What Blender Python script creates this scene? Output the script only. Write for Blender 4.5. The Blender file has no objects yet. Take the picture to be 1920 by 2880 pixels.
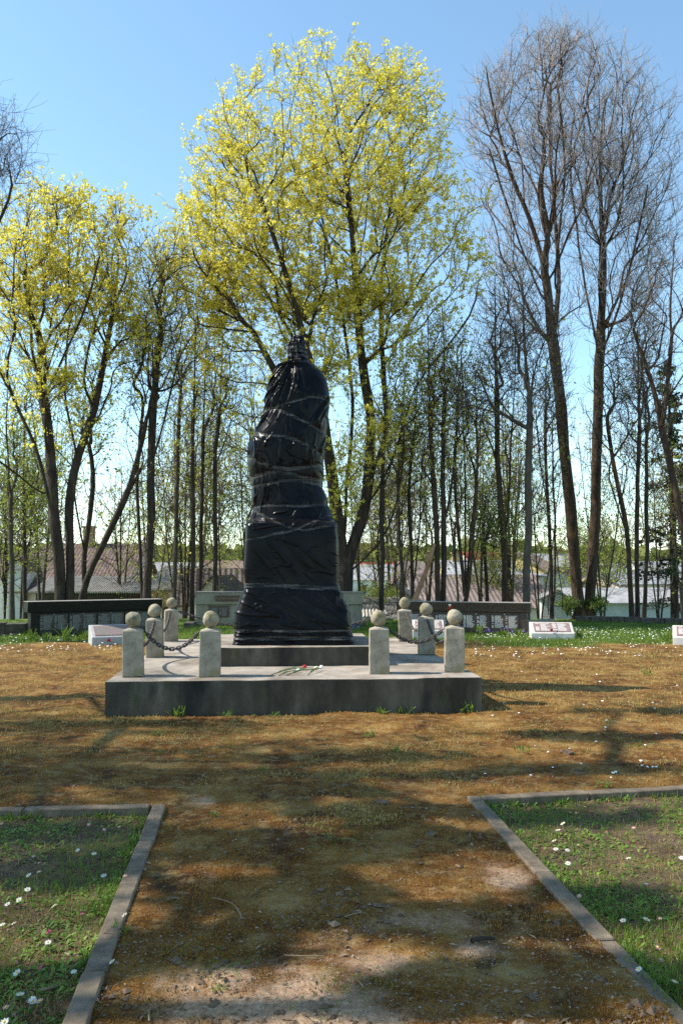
import bpy, bmesh, math, random
import numpy as np
from mathutils import Vector, Matrix

C = bpy.context.scene
COL = C.collection
R = math.radians
rng = np.random.default_rng(7)
random.seed(7)

# ------------------------------------------------------------------ camera, sky, sun, exposure
PITCH = R(3.94)
EYE = 1.65
F = 2325.0
cam = bpy.data.cameras.new('camera')
cam.sensor_fit = 'VERTICAL'
cam.sensor_height = 24.0
cam.sensor_width = 16.0
cam.lens = 24.0 * F / 2880.0
cam.clip_start = 0.05
cam.clip_end = 8000
cam_o = bpy.data.objects.new('camera', cam)
COL.objects.link(cam_o)
cam_o.location = (0, 0, EYE)
cam_o.rotation_euler = (R(90) + PITCH, 0, 0)
C.camera = cam_o

SUN_EL = R(46)
SUN_AZ = R(3.0)                      # how far behind the monument the sun stands, from due left
sun_dir = Vector((-math.cos(SUN_EL) * math.cos(SUN_AZ), math.cos(SUN_EL) * math.sin(SUN_AZ), math.sin(SUN_EL)))
world = bpy.data.worlds.new('World')
C.world = world
world.use_nodes = True
wn, wl = world.node_tree.nodes, world.node_tree.links
wn.clear()
w_out = wn.new('ShaderNodeOutputWorld')
w_bg = wn.new('ShaderNodeBackground')
w_bg.inputs['Strength'].default_value = 0.15
sky = wn.new('ShaderNodeTexSky')
sky.sky_type = 'NISHITA'
sky.sun_disc = False
sky.sun_elevation = SUN_EL
sky.sun_rotation = math.atan2(sun_dir.x, sun_dir.y)
sky.air_density = 1.0
sky.dust_density = 0.12
sky.ozone_density = 1.2
sky.altitude = 100
# small fair-weather clouds low over the horizon
tc = wn.new('ShaderNodeTexCoord')
sep = wn.new('ShaderNodeSeparateXYZ'); wl.new(tc.outputs['Generated'], sep.inputs[0])
mapn = wn.new('ShaderNodeMapping'); mapn.inputs['Scale'].default_value = (5, 5, 13); wl.new(tc.outputs['Generated'], mapn.inputs[0])
nz = wn.new('ShaderNodeTexNoise'); nz.inputs['Scale'].default_value = 1.0; nz.inputs['Detail'].default_value = 6; nz.inputs['Roughness'].default_value = 0.55
wl.new(mapn.outputs[0], nz.inputs['Vector'])
cr = wn.new('ShaderNodeMapRange'); cr.inputs['From Min'].default_value = 0.44; cr.inputs['From Max'].default_value = 0.6
wl.new(nz.outputs['Fac'], cr.inputs['Value'])
el = wn.new('ShaderNodeMapRange'); el.inputs['From Min'].default_value = 0.2; el.inputs['From Max'].default_value = 0.05
wl.new(sep.outputs['Z'], el.inputs['Value'])
mu = wn.new('ShaderNodeMath'); mu.operation = 'MULTIPLY'; wl.new(cr.outputs[0], mu.inputs[0]); wl.new(el.outputs[0], mu.inputs[1])
mu2 = wn.new('ShaderNodeMath'); mu2.operation = 'MULTIPLY'; wl.new(mu.outputs[0], mu2.inputs[0]); mu2.inputs[1].default_value = 0.5
mx = wn.new('ShaderNodeMix'); mx.data_type = 'RGBA'
tint = wn.new('ShaderNodeMix'); tint.data_type = 'RGBA'; tint.blend_type = 'MULTIPLY'; tint.inputs[0].default_value = 1.0; tint.inputs[7].default_value = (.94, 1.05, .98, 1); wl.new(sky.outputs[0], tint.inputs[6])
wl.new(mu2.outputs[0], mx.inputs[0]); wl.new(tint.outputs[2], mx.inputs[6]); mx.inputs[7].default_value = (5.2, 5.6, 6.2, 1)
wl.new(mx.outputs[2], w_bg.inputs['Color'])
wl.new(w_bg.outputs[0], w_out.inputs[0])

sun = bpy.data.lights.new('sun', 'SUN')
sun.energy = 4.2
sun.angle = R(0.53)
sun.color = (1.0, 0.94, 0.85)
sun_o = bpy.data.objects.new('sun', sun)
COL.objects.link(sun_o)
sun_o.rotation_euler = sun_dir.to_track_quat('Z', 'Y').to_euler()
sun_o.location = (-30, 5, 40)

C.view_settings.view_transform = 'Standard'
C.view_settings.look = 'None'
C.view_settings.exposure = 0.95
C.view_settings.gamma = 1.0
C.view_settings.use_curve_mapping = False
C.render.engine = 'CYCLES'
C.cycles.max_bounces = 6
C.cycles.transparent_max_bounces = 16
C.cycles.use_denoising = False

# ------------------------------------------------------------------ helpers
def ray(px, py):
    x, zz = (px - 960) / F, (1440 - py) / F
    return x, math.cos(PITCH) - zz * math.sin(PITCH), math.sin(PITCH) + zz * math.cos(PITCH)

def at(px, py, Y):
    """point of the photograph's pixel at the real distance Y in front of the viewer"""
    x, y, z = ray(px, py)
    t = Y / y
    return np.array((x * t, Y, EYE + z * t))

def gp(px, py, z=0.0):
    """where the pixel meets the level z"""
    x, y, zz = ray(px, py)
    t = (z - EYE) / zz
    return np.array((x * t, y * t, z))

def _hash(ix, iy, iz, seed):
    h = (ix.astype(np.int64) * 374761393 + iy.astype(np.int64) * 668265263 + iz.astype(np.int64) * 2147483647 + seed * 1274126177) & 0xFFFFFFFF
    h = ((h ^ (h >> 13)) * 1274126177) & 0xFFFFFFFF
    h = ((h ^ (h >> 16)) * 2246822519) & 0xFFFFFFFF
    return ((h ^ (h >> 15)) & 0xFFFFFF) / float(0xFFFFFF)

def vnoise(x, y, z=None, seed=0):
    x = np.asarray(x, float); y = np.asarray(y, float)
    z = np.zeros_like(x) if z is None else np.asarray(z, float)
    x, y, z = np.broadcast_arrays(x, y, z)
    fx, fy, fz = np.floor(x), np.floor(y), np.floor(z)
    tx, ty, tz = x - fx, y - fy, z - fz
    tx, ty, tz = [t * t * t * (t * (t * 6 - 15) + 10) for t in (tx, ty, tz)]
    r = 0
    for dx in (0, 1):
        for dy in (0, 1):
            for dz in (0, 1):
                w = (tx if dx else 1 - tx) * (ty if dy else 1 - ty) * (tz if dz else 1 - tz)
                r = r + w * _hash(fx + dx, fy + dy, fz + dz, seed)
    return r * 2 - 1

def fbm(x, y, z=None, seed=0, oct=4, gain=0.5):
    a, s, r = 1.0, 0.0, 0.0
    x = np.asarray(x, float); y = np.asarray(y, float)
    for k in range(oct):
        r = r + a * vnoise(x * 2 ** k + 13.7 * k, y * 2 ** k + 7.1 * k, None if z is None else np.asarray(z) * 2 ** k, seed + k)
        s += a; a *= gain
    return r / s

def sstep(a, b, x):
    t = np.clip((x - a) / (b - a), 0, 1)
    return t * t * (3 - 2 * t)

def np_mesh(name, V, faces, smooth=False, mats=(), midx=None):
    """mesh from numpy arrays; faces is an (n,3) or (n,4) array or a list of them"""
    if not isinstance(faces, (list, tuple)):
        faces = [faces]
    faces = [np.asarray(f, dtype=np.int32) for f in faces if len(f)]
    me = bpy.data.meshes.new(name)
    V = np.asarray(V, dtype=np.float32)
    me.vertices.add(len(V)); me.vertices.foreach_set('co', V.ravel())
    nl = sum(f.size for f in faces); nf = sum(len(f) for f in faces)
    me.loops.add(nl); me.polygons.add(nf)
    me.loops.foreach_set('vertex_index', np.concatenate([f.ravel() for f in faces]))
    tot = np.concatenate([np.full(len(f), f.shape[1], np.int32) for f in faces])
    st = np.concatenate(([0], np.cumsum(tot)[:-1])).astype(np.int32)
    me.polygons.foreach_set('loop_start', st)
    try:
        me.polygons.foreach_set('loop_total', tot)
    except Exception:
        pass
    me.polygons.foreach_set('use_smooth', np.full(nf, bool(smooth)))
    for m in mats: me.materials.append(m)
    if midx is not None: me.polygons.foreach_set('material_index', np.asarray(midx, np.int32))
    me.update(calc_edges=True)
    return me

def link(name, me, parent=None, loc=None, rot=None, scale=None):
    o = bpy.data.objects.new(name, me)
    COL.objects.link(o)
    if parent is not None: o.parent = parent
    if loc is not None: o.location = loc
    if rot is not None: o.rotation_euler = rot
    if scale is not None: o.scale = (scale,) * 3 if np.isscalar(scale) else scale
    return o

def tag(o, label=None, cat=None, group=None, kind=None):
    if label: o['label'] = label
    if cat: o['category'] = cat
    if group: o['group'] = group
    if kind: o['kind'] = kind
    return o

def thing(name, label, cat, loc=(0, 0, 0), rotz=0.0, group=None):
    o = bpy.data.objects.new(name, None)
    o.empty_display_size = 0.2
    COL.objects.link(o)
    o.location = loc; o.rotation_euler = (0, 0, rotz)
    return tag(o, label, cat, group)

def copy_tree(o, parent=None):
    c = o.copy(); COL.objects.link(c)
    if parent is not None: c.parent = parent
    for ch in list(o.children): copy_tree(ch, c)
    return c

def bm_mesh(name, bm, mat=None, smooth=False):
    me = bpy.data.meshes.new(name)
    bm.normal_update(); bm.to_mesh(me); bm.free()
    if mat is not None: me.materials.append(mat)
    if smooth:
        me.polygons.foreach_set('use_smooth', np.ones(len(me.polygons), bool))
    return me

def box_bm(sx, sy, sz, cx=0, cy=0, cz=None, bev=0.0, seg=1, bm=None):
    """box centred on (cx,cy); bottom at cz (0 when None)"""
    own = bm is None
    b = bmesh.new()
    bmesh.ops.create_cube(b, size=1)
    for v in b.verts:
        v.co = Vector((v.co.x * sx + cx, v.co.y * sy + cy, (v.co.z + .5) * sz + (cz or 0)))
    if bev > 0:
        bmesh.ops.bevel(b, geom=b.edges[:], offset=bev, segments=seg, affect='EDGES', profile=.6)
    if own: return b
    me = bpy.data.meshes.new('tmp'); b.to_mesh(me); b.free(); bm.from_mesh(me); bpy.data.meshes.remove(me)
    return bm

def rough(bm, amp, freq, seed=0, cuts=0):
    """weather a bmesh: subdivide and push its vertices by noise"""
    if cuts: bmesh.ops.subdivide_edges(bm, edges=bm.edges[:], cuts=cuts, use_grid_fill=True)
    co = np.array([v.co[:] for v in bm.verts])
    for k in range(3):
        d = fbm(co[:, 0] * freq + 31 * k, co[:, 1] * freq, co[:, 2] * freq, seed + 17 * k, 3) * amp
        for v, dd in zip(bm.verts, d): v.co[k] += dd
    return bm

# ------------------------------------------------------------------ materials
def mat(name, ramp, scale=5.0, detail=5, rough_=0.9, bump=0.3, bscale=None, spec=0.3, fac2=None, stretch=(1, 1, 1), coords='Object', bdist=0.02, distort=0.0):
    """noise-ramped matte material; ramp = [(pos, rgb), ...]; fac2 = (rgb, scale, lo, hi) second layer of patches"""
    m = bpy.data.materials.new(name); m.use_nodes = True
    n, l = m.node_tree.nodes, m.node_tree.links
    b = n['Principled BSDF']
    b.inputs['Roughness'].default_value = rough_
    b.inputs['Specular IOR Level'].default_value = spec
    t = n.new('ShaderNodeTexCoord'); mp = n.new('ShaderNodeMapping'); mp.inputs['Scale'].default_value = stretch
    l.new(t.outputs[coords], mp.inputs[0])
    no = n.new('ShaderNodeTexNoise'); no.inputs['Scale'].default_value = scale; no.inputs['Detail'].default_value = detail
    no.inputs['Roughness'].default_value = .62; no.inputs['Distortion'].default_value = distort
    l.new(mp.outputs[0], no.inputs['Vector'])
    rp = n.new('ShaderNodeValToRGB'); e = rp.color_ramp.elements
    while len(e) < len(ramp): e.new(.5)
    for k, (p, c) in enumerate(ramp):
        e[k].position = p; e[k].color = (*c, 1)
    l.new(no.outputs['Fac'], rp.inputs[0])
    colr = rp.outputs[0]
    if fac2:
        layers = fac2 if isinstance(fac2, list) else [fac2]
        for c2, s2, lo, hi in layers:
            n2 = n.new('ShaderNodeTexNoise'); n2.inputs['Scale'].default_value = s2; n2.inputs['Detail'].default_value = 6; n2.inputs['Roughness'].default_value = .6
            l.new(mp.outputs[0], n2.inputs['Vector'])
            mr = n.new('ShaderNodeMapRange'); mr.inputs['From Min'].default_value = lo; mr.inputs['From Max'].default_value = hi
            l.new(n2.outputs['Fac'], mr.inputs['Value'])
            mm = n.new('ShaderNodeMix'); mm.data_type = 'RGBA'
            l.new(mr.outputs[0], mm.inputs[0]); l.new(colr, mm.inputs[6]); mm.inputs[7].default_value = (*c2, 1)
            colr = mm.outputs[2]
    l.new(colr, b.inputs['Base Color'])
    if bump:
        nb = n.new('ShaderNodeTexNoise'); nb.inputs['Scale'].default_value = bscale or scale * 6; nb.inputs['Detail'].default_value = 6
        l.new(mp.outputs[0], nb.inputs['Vector'])
        bp = n.new('ShaderNodeBump'); bp.inputs['Strength'].default_value = bump; bp.inputs['Distance'].default_value = bdist
        l.new(nb.outputs['Fac'], bp.inputs['Height']); l.new(bp.outputs[0], b.inputs['Normal'])
    return m

def leaf_mat(name, c1, c2, trans=0.45, rnd_scale=3.0, rough_=.6):
    m = bpy.data.materials.new(name); m.use_nodes = True
    n, l = m.node_tree.nodes, m.node_tree.links
    b = n['Principled BSDF']; out = n['Material Output']
    b.inputs['Roughness'].default_value = rough_; b.inputs['Specular IOR Level'].default_value = .3
    t = n.new('ShaderNodeTexCoord'); no = n.new('ShaderNodeTexNoise'); no.inputs['Scale'].default_value = rnd_scale; no.inputs['Detail'].default_value = 3
    l.new(t.outputs['Object'], no.inputs['Vector'])
    rp = n.new('ShaderNodeValToRGB'); rp.color_ramp.elements[0].position = .3; rp.color_ramp.elements[1].position = .7
    rp.color_ramp.elements[0].color = (*c1, 1); rp.color_ramp.elements[1].color = (*c2, 1)
    l.new(no.outputs['Fac'], rp.inputs[0]); l.new(rp.outputs[0], b.inputs['Base Color'])
    tr = n.new('ShaderNodeBsdfTranslucent'); l.new(rp.outputs[0], tr.inputs[0])
    ms = n.new('ShaderNodeMixShader'); ms.inputs[0].default_value = trans
    l.new(b.outputs[0], ms.inputs[1]); l.new(tr.outputs[0], ms.inputs[2]); l.new(ms.outputs[0], out.inputs[0])
    return m

def plain(name, c, rough_=.7, spec=.4, metal=0.0, emit=None):
    m = bpy.data.materials.new(name); m.use_nodes = True
    b = m.node_tree.nodes['Principled BSDF']
    b.inputs['Base Color'].default_value = (*c, 1); b.inputs['Roughness'].default_value = rough_
    b.inputs['Specular IOR Level'].default_value = spec; b.inputs['Metallic'].default_value = metal
    return m

M = {}
M['concrete'] = mat('weathered_concrete', [(.3, (.18, .153, .112)), (.5, (.325, .28, .21)), (.7, (.42, .37, .285))], 7, 6, .92, .35, 60,
                    fac2=[((.13, .115, .08), 3.2, .52, .7), ((.22, .19, .08), 5.5, .56, .7)], bdist=.006)
M['ball'] = mat('ball_concrete', [(.3, (.2, .175, .12)), (.5, (.34, .3, .21)), (.7, (.44, .4, .3))], 9, 6, .95, .5, 70, fac2=[((.17, .14, .06), 5, .5, .66), ((.12, .11, .08), 30, .56, .68)], bdist=.006)
M['plinth'] = mat('plinth_concrete', [(.3, (.2, .172, .138)), (.55, (.33, .285, .232)), (.75, (.42, .365, .3))], 2.6, 7, .93, .35, 45,
                  fac2=[((.13, .1, .07), 1.7, .5, .72), ((.24, .13, .06), 5, .58, .7)], bdist=.008)
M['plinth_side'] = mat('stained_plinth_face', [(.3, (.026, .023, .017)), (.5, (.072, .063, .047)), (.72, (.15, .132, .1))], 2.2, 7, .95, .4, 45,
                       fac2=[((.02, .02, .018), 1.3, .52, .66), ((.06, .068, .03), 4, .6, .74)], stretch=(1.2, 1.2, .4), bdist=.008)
M['wallgrey'] = mat('grey_render', [(.3, (.2, .18, .125)), (.6, (.3, .272, .2)), (.8, (.36, .325, .24))], 3, 6, .9, .25, 50, fac2=[((.13, .135, .11), 2.4, .55, .75)], stretch=(1, 1, .5), bdist=.006)
M['granite_black'] = mat('black_granite', [(.3, (.006, .006, .005)), (.6, (.013, .013, .011)), (.8, (.03, .028, .025))], 24, 5, .55, .1, 80, spec=.2)
M['granite_brown'] = mat('brown_granite', [(.3, (.035, .022, .017)), (.6, (.07, .045, .034)), (.8, (.11, .075, .06))], 20, 5, .45, .1, 80, spec=.5)
M['slab_stone'] = mat('pale_marble', [(.3, (.42, .38, .34)), (.6, (.6, .55, .5)), (.8, (.7, .66, .6))], 6, 6, .75, .2, 50, fac2=[((.3, .25, .19), 3, .6, .78)], bdist=.005)
M['slab_grey'] = mat('grey_slab', [(.3, (.3, .3, .29)), (.6, (.42, .42, .4)), (.8, (.52, .51, .48))], 6, 6, .75, .2, 50, fac2=[((.2, .19, .16), 3, .58, .75)], bdist=.005)
M['plate'] = mat('rose_granite_plate', [(.35, (.2, .13, .12)), (.65, (.3, .21, .19))], 30, 4, .35, .05, 80, spec=.5)
M['plate_dark'] = mat('dark_granite_plate', [(.35, (.015, .015, .014)), (.65, (.035, .032, .03))], 30, 4, .3, .05, 80, spec=.5)
M['plate_red'] = mat('brown_plate', [(.35, (.055, .03, .022)), (.65, (.09, .052, .04))], 30, 4, .4, .05, 80, spec=.5)
M['ink_grey'] = plain('engraved_grey', (.22, .22, .2), .8)
M['ink_white'] = plain('engraved_white', (.62, .6, .56), .8)
M['ink_gold'] = plain('gilt_letters', (.32, .2, .09), .5)
M['kerb'] = mat('kerb_concrete', [(.3, (.1, .075, .05)), (.55, (.18, .138, .093)), (.75, (.27, .21, .145))], 9, 7, .95, .5, 90, fac2=[((.05, .045, .038), 4, .55, .72), ((.13, .105, .05), 7, .6, .74)], bdist=.006)
M['stone_dark'] = mat('dark_field_stone', [(.3, (.04, .034, .028)), (.7, (.13, .11, .09))], 6, 6, .95, .5, 30)
M['iron'] = mat('rusty_iron', [(.35, (.03, .027, .025)), (.6, (.07, .055, .045)), (.8, (.13, .08, .05))], 40, 4, .6, .2, 200, spec=.5)
M['bark'] = mat('maple_bark', [(.3, (.022, .016, .012)), (.55, (.055, .04, .029)), (.8, (.12, .088, .06))], 7, 6, .95, .9, 26, stretch=(1, 1, .25), bdist=.04, fac2=((.12, .105, .05), 2.2, .56, .75))
M['bark_rust'] = mat('lichened_bark', [(.3, (.024, .016, .011)), (.55, (.065, .042, .026)), (.8, (.14, .09, .048))], 8, 6, .95, .9, 26, stretch=(1, 1, .25), bdist=.04, fac2=((.3, .13, .03), 2.6, .6, .76))
M['bark_grey'] = mat('grey_bark', [(.3, (.05, .04, .031)), (.55, (.095, .078, .059)), (.8, (.16, .134, .102))], 7, 6, .95, .7, 30, stretch=(1, 1, .3), bdist=.03)
M['twig'] = plain('maple_twig', (.15, .118, .08), .9, .2)
M['twig_grey'] = plain('pale_twig', (.36, .3, .265), .8, .3)
M['twig_dark'] = plain('dark_twig', (.17, .14, .115), .9, .2)
M['blossom'] = leaf_mat('maple_blossom', (.62, .55, .06), (.86, .78, .15), .6, 1.1)
M['blossom2'] = leaf_mat('young_maple_leaf', (.42, .42, .07), (.68, .63, .14), .5, 1.3)
M['youngleaf'] = leaf_mat('young_leaf', (.2, .27, .04), (.4, .42, .07), .5, 1.3)
M['bushleaf'] = leaf_mat('bush_leaf', (.07, .13, .022), (.2, .27, .05), .4, 2)
M['needle'] = leaf_mat('spruce_needle', (.014, .028, .012), (.04, .06, .022), .15, 2)
M['farwood'] = leaf_mat('far_wood', (.1, .13, .035), (.32, .32, .07), .3, .06)
# ------------------------------------------------------------------ ground: one sheet from underfoot to the horizon
def perp(d): return np.array((-d[1], d[0]))
KL0, KL1 = gp(468, 2268)[:2], gp(252, 2880)[:2]          # path-side edge of the left kerb, far to near
KR0, KR1 = gp(1310, 2246)[:2], gp(1876, 2880)[:2]
KLB = gp(0, 2276)[:2]                                    # far edge of the strip going left
KRB = gp(1920, 2214)[:2]
def unit(v): return v / np.linalg.norm(v)
dL, dR = unit(KL1 - KL0), unit(KR1 - KR0)
dLB, dRB = unit(KLB - KL0), unit(KRB - KR0)
KW = 0.092

def side(p0, d, x, y):
    return d[0] * (y - p0[1]) - d[1] * (x - p0[0])

def bed_mask(x, y):
    """1 inside the two grass beds in front, 0 elsewhere"""
    l = np.minimum(-side(KL0, dL, x, y), side(KL0, dLB, x, y))
    r = np.minimum(side(KR0, dR, x, y), -side(KR0, dRB, x, y))
    return np.clip(np.maximum(l, r) / .06 - .3, 0, 1)

def macro(x, y):
    y = np.asarray(y, float)
    h = -2.4 * sstep(27.2, 40, y) - 5.0 * sstep(42, 150, y) + 4 * sstep(170, 420, y) + 16 * sstep(350, 1300, y)
    return h + sstep(300, 900, y) * 5 * vnoise(np.asarray(x) / 260., y / 300., seed=5)

SANDS = [(900, 2800, .5, .4), (660, 2750, .2, .2), (800, 2830, .42, .3), (1050, 2720, .25, .15), (590, 2252, .1, .15), (1430, 2470, .15, .2),
         (1180, 2600, .3, .2), (820, 2025, .8, .12), (1320, 2680, .15, .12), (1020, 2855, .3, .2)]
def sand_mask(x, y):
    s = np.zeros_like(x)
    for px, py, a, b in SANDS:
        c = gp(px, py)
        s = np.maximum(s, np.exp(-(((x - c[0]) / a) ** 2 + ((y - c[1]) / b) ** 2)))
    n = fbm(x * 2.6, y * 2.6, seed=31, oct=5, gain=.6)
    return (.95 * sstep(.3, .9, s * .95 + n * .8 - .02)) * sstep(9.5, 7, y) * (1 - bed_mask(x, y))

def micro(x, y):
    near = sstep(30, 8, y)
    b = bed_mask(x, y)
    h = .028 * fbm(x * .9, y * .9, seed=2, oct=3) + .012 * fbm(x * 6, y * 6, seed=3, oct=4, gain=.6) * near
    cl = fbm(x * 14, y * 14, seed=9, oct=3, gain=.6)
    h = h + .017 * np.maximum(cl - .1, 0) * sstep(.0, .35, fbm(x * 1.7, y * 1.7, seed=12, oct=3)) * near * 2
    return h - .035 * b

def H(x, y):
    x = np.asarray(x, float); y = np.asarray(y, float)
    return macro(x, y) + micro(x, y)

def lawn_mask(x, y):
    e = 18.6 + 1.2 * fbm(x * .5, y * .5, seed=41, oct=3) - .3 * sstep(2, 6, x)
    return sstep(e - .5, e + .5, y)

ang = np.concatenate((np.linspace(-180, -28, 46)[:-1], np.linspace(-28, 28, 400), np.linspace(28, 180, 46)[1:-1]))
ang = np.radians(ang)
rad = np.concatenate((np.linspace(.5, 2.7, 8)[:-1], np.geomspace(2.7, 30, 400)[:-1], np.geomspace(30, 6000, 70)))
AA, RR = np.meshgrid(ang, rad)
gx, gy = RR * np.sin(AA), RR * np.cos(AA)
gz = H(gx, gy)
nr, na = gx.shape
V = np.stack((gx, gy, gz), -1).reshape(-1, 3)
i = np.arange(nr - 1)[:, None] * na; j = np.arange(na)[None, :]; j2 = (j + 1) % na
q = np.stack((i + j, i + j2, i + na + j2, i + na + j), -1).reshape(-1, 4)[:, ::-1]
V = np.vstack((V, [[0, 0, 0]])); cidx = len(V) - 1
fan = np.stack((np.full(na, cidx), np.arange(na), (np.arange(na) + 1) % na), -1)[:, ::-1]
g_me = np_mesh('ground', V, [q, fan], smooth=True)
def fattr(me, name, vals):
    a = me.attributes.new(name, 'FLOAT', 'POINT'); a.data.foreach_set('value', np.asarray(vals, np.float32))
vx, vy = V[:, 0], V[:, 1]
fattr(g_me, 'bed', bed_mask(vx, vy)); fattr(g_me, 'sand', sand_mask(vx, vy)); fattr(g_me, 'lawn', lawn_mask(vx, vy))

def ground_material():
    m = bpy.data.materials.new('moss_and_soil'); m.use_nodes = True
    n, l = m.node_tree.nodes, m.node_tree.links
    b = n['Principled BSDF']; b.inputs['Roughness'].default_value = .95; b.inputs['Specular IOR Level'].default_value = .15
    t = n.new('ShaderNodeTexCoord')
    def noise(s, d=6, r=.6, dist=0.0, st=None):
        o = n.new('ShaderNodeTexNoise'); o.inputs['Scale'].default_value = s; o.inputs['Detail'].default_value = d; o.inputs['Roughness'].default_value = r
        o.inputs['Distortion'].default_value = dist
        l.new(t.outputs['Object'], o.inputs['Vector']); return o.outputs['Fac']
    def ramp(f, st):
        rp = n.new('ShaderNodeValToRGB'); e = rp.color_ramp.elements
        while len(e) < len(st): e.new(.5)
        for k, (p, c) in enumerate(st): e[k].position = p; e[k].color = (*c, 1)
        l.new(f, rp.inputs[0]); return rp.outputs[0]
    def mr(f, a, c, hi=1.0):
        o = n.new('ShaderNodeMapRange'); o.inputs['From Min'].default_value = a; o.inputs['From Max'].default_value = c; o.inputs['To Max'].default_value = hi
        l.new(f, o.inputs['Value']); return o.outputs[0]
    def mixc(f, a, c):
        o = n.new('ShaderNodeMix'); o.data_type = 'RGBA'; l.new(f, o.inputs[0])
        for k, v in ((6, a), (7, c)):
            if isinstance(v, tuple): o.inputs[k].default_value = (*v, 1)
            else: l.new(v, o.inputs[k])
        return o.outputs[2]
    def mul(a, c):
        o = n.new('ShaderNodeMath'); o.operation = 'MULTIPLY'; l.new(a, o.inputs[0])
        if isinstance(c, float): o.inputs[1].default_value = c
        else: l.new(c, o.inputs[1])
        return o.outputs[0]
    def attr(nm):
        a = n.new('ShaderNodeAttribute'); a.attribute_name = nm; return a.outputs['Fac']
    moss = ramp(noise(1.6, 8, .68), [(.34, (.045, .018, .004)), (.46, (.125, .051, .009)), (.56, (.21, .108, .026)), (.7, (.33, .22, .08))])
    moss = mixc(mr(noise(9, 6, .7), .5, .68, .8), moss, (.3, .215, .085))
    moss = mixc(mr(noise(4, 8, .7), .54, .66, .9), moss, (.04, .02, .008))
    moss = mixc(mr(noise(2.3, 7, .7), .56, .7, .45), moss, (.14, .12, .025))
    sandc = ramp(noise(40, 5, .7), [(.3, (.24, .135, .07)), (.5, (.43, .27, .16)), (.7, (.6, .42, .28))])
    sandc = mixc(mr(noise(2.3, 6), .5, .68, .7), sandc, (.2, .125, .07))
    c = mixc(attr('sand'), moss, sandc)
    soil = ramp(noise(11, 7, .7), [(.3, (.05, .032, .02)), (.5, (.12, .08, .048)), (.66, (.21, .145, .07)), (.78, (.27, .21, .08))])
    soil = mixc(mr(noise(2.2, 6), .5, .64, .8), soil, (.1, .11, .03))
    c = mixc(attr('bed'), c, soil)
    lw = ramp(noise(2.5, 7, .7), [(.3, (.05, .085, .016)), (.55, (.1, .15, .03)), (.75, (.19, .2, .05))])
    c = mixc(attr('lawn'), c, lw)
    # pale grains
    sp = mul(mr(noise(170, 2, .5), .66, .7), mr(noise(6, 4), .45, .6))
    c = mixc(sp, c, (.5, .4, .3))
    l.new(c, b.inputs['Base Color'])
    bp = n.new('ShaderNodeBump'); bp.inputs['Strength'].default_value = .8; bp.inputs['Distance'].default_value = .012
    l.new(noise(70, 8, .75), bp.inputs['Height'])
    bp2 = n.new('ShaderNodeBump'); bp2.inputs['Strength'].default_value = .6; bp2.inputs['Distance'].default_value = .03
    l.new(noise(16, 6, .7), bp2.inputs['Height']); l.new(bp2.outputs[0], bp.inputs['Normal'])
    l.new(bp.outputs[0], b.inputs['Normal'])
    return m
g_me.materials.append(ground_material())
tag(link('ground', g_me), kind='structure')

# ------------------------------------------------------------------ kerbs round the two grass beds, laid stone by stone
def kerb_run(root, p0, p1, inward, seed, L=.82):
    r = random.Random(seed)
    d = unit(p1 - p0); n_ = inward
    tot = np.linalg.norm(p1 - p0); s = 0.0
    while s < tot:
        ln = min(L * r.uniform(.85, 1.15), tot - s)
        if tot - s - ln < .25: ln = tot - s
        bm = box_bm(ln - .007, KW, .16, bev=.006, seg=1)
        bmesh.ops.bisect_plane(bm, geom=bm.verts[:] + bm.edges[:] + bm.faces[:], plane_co=(0, 0, .1), plane_no=(0, 0, 1))
        bmesh.ops.subdivide_edges(bm, edges=[e for e in bm.edges if abs((e.verts[0].co - e.verts[1].co).x) > .3], cuts=6)
        rough(bm, .006, 9, seed=int(s * 10) + seed)
        c = p0 + d * (s + ln / 2) + n_ * KW / 2
        me = bm_mesh('kerb_stone', bm, M['kerb'])
        link('kerb_stone', me, root, (c[0], c[1], -.142 + r.uniform(-.004, .004)), (r.uniform(-.02, .02), r.uniform(-.006, .006), math.atan2(d[1], d[0]) + r.uniform(-.006, .006)))
        s += ln
for nm, k0, d, db in (('left', KL0, dL, dLB), ('right', KR0, dR, dRB)):
    root = bpy.data.objects.new('kerb', None); COL.objects.link(root); tag(root, kind='structure')
    inn = perp(d); inn = inn if np.dot(inn, db) > 0 else -inn
    nb = perp(db); nb = nb if np.dot(nb, d) > 0 else -nb
    kerb_run(root, k0, k0 + d * 4.4, inn, 3 if nm == 'left' else 8)
    kerb_run(root, k0 + db * (KW + .012), k0 + db * 4.5, nb, 5 if nm == 'left' else 11)

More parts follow.
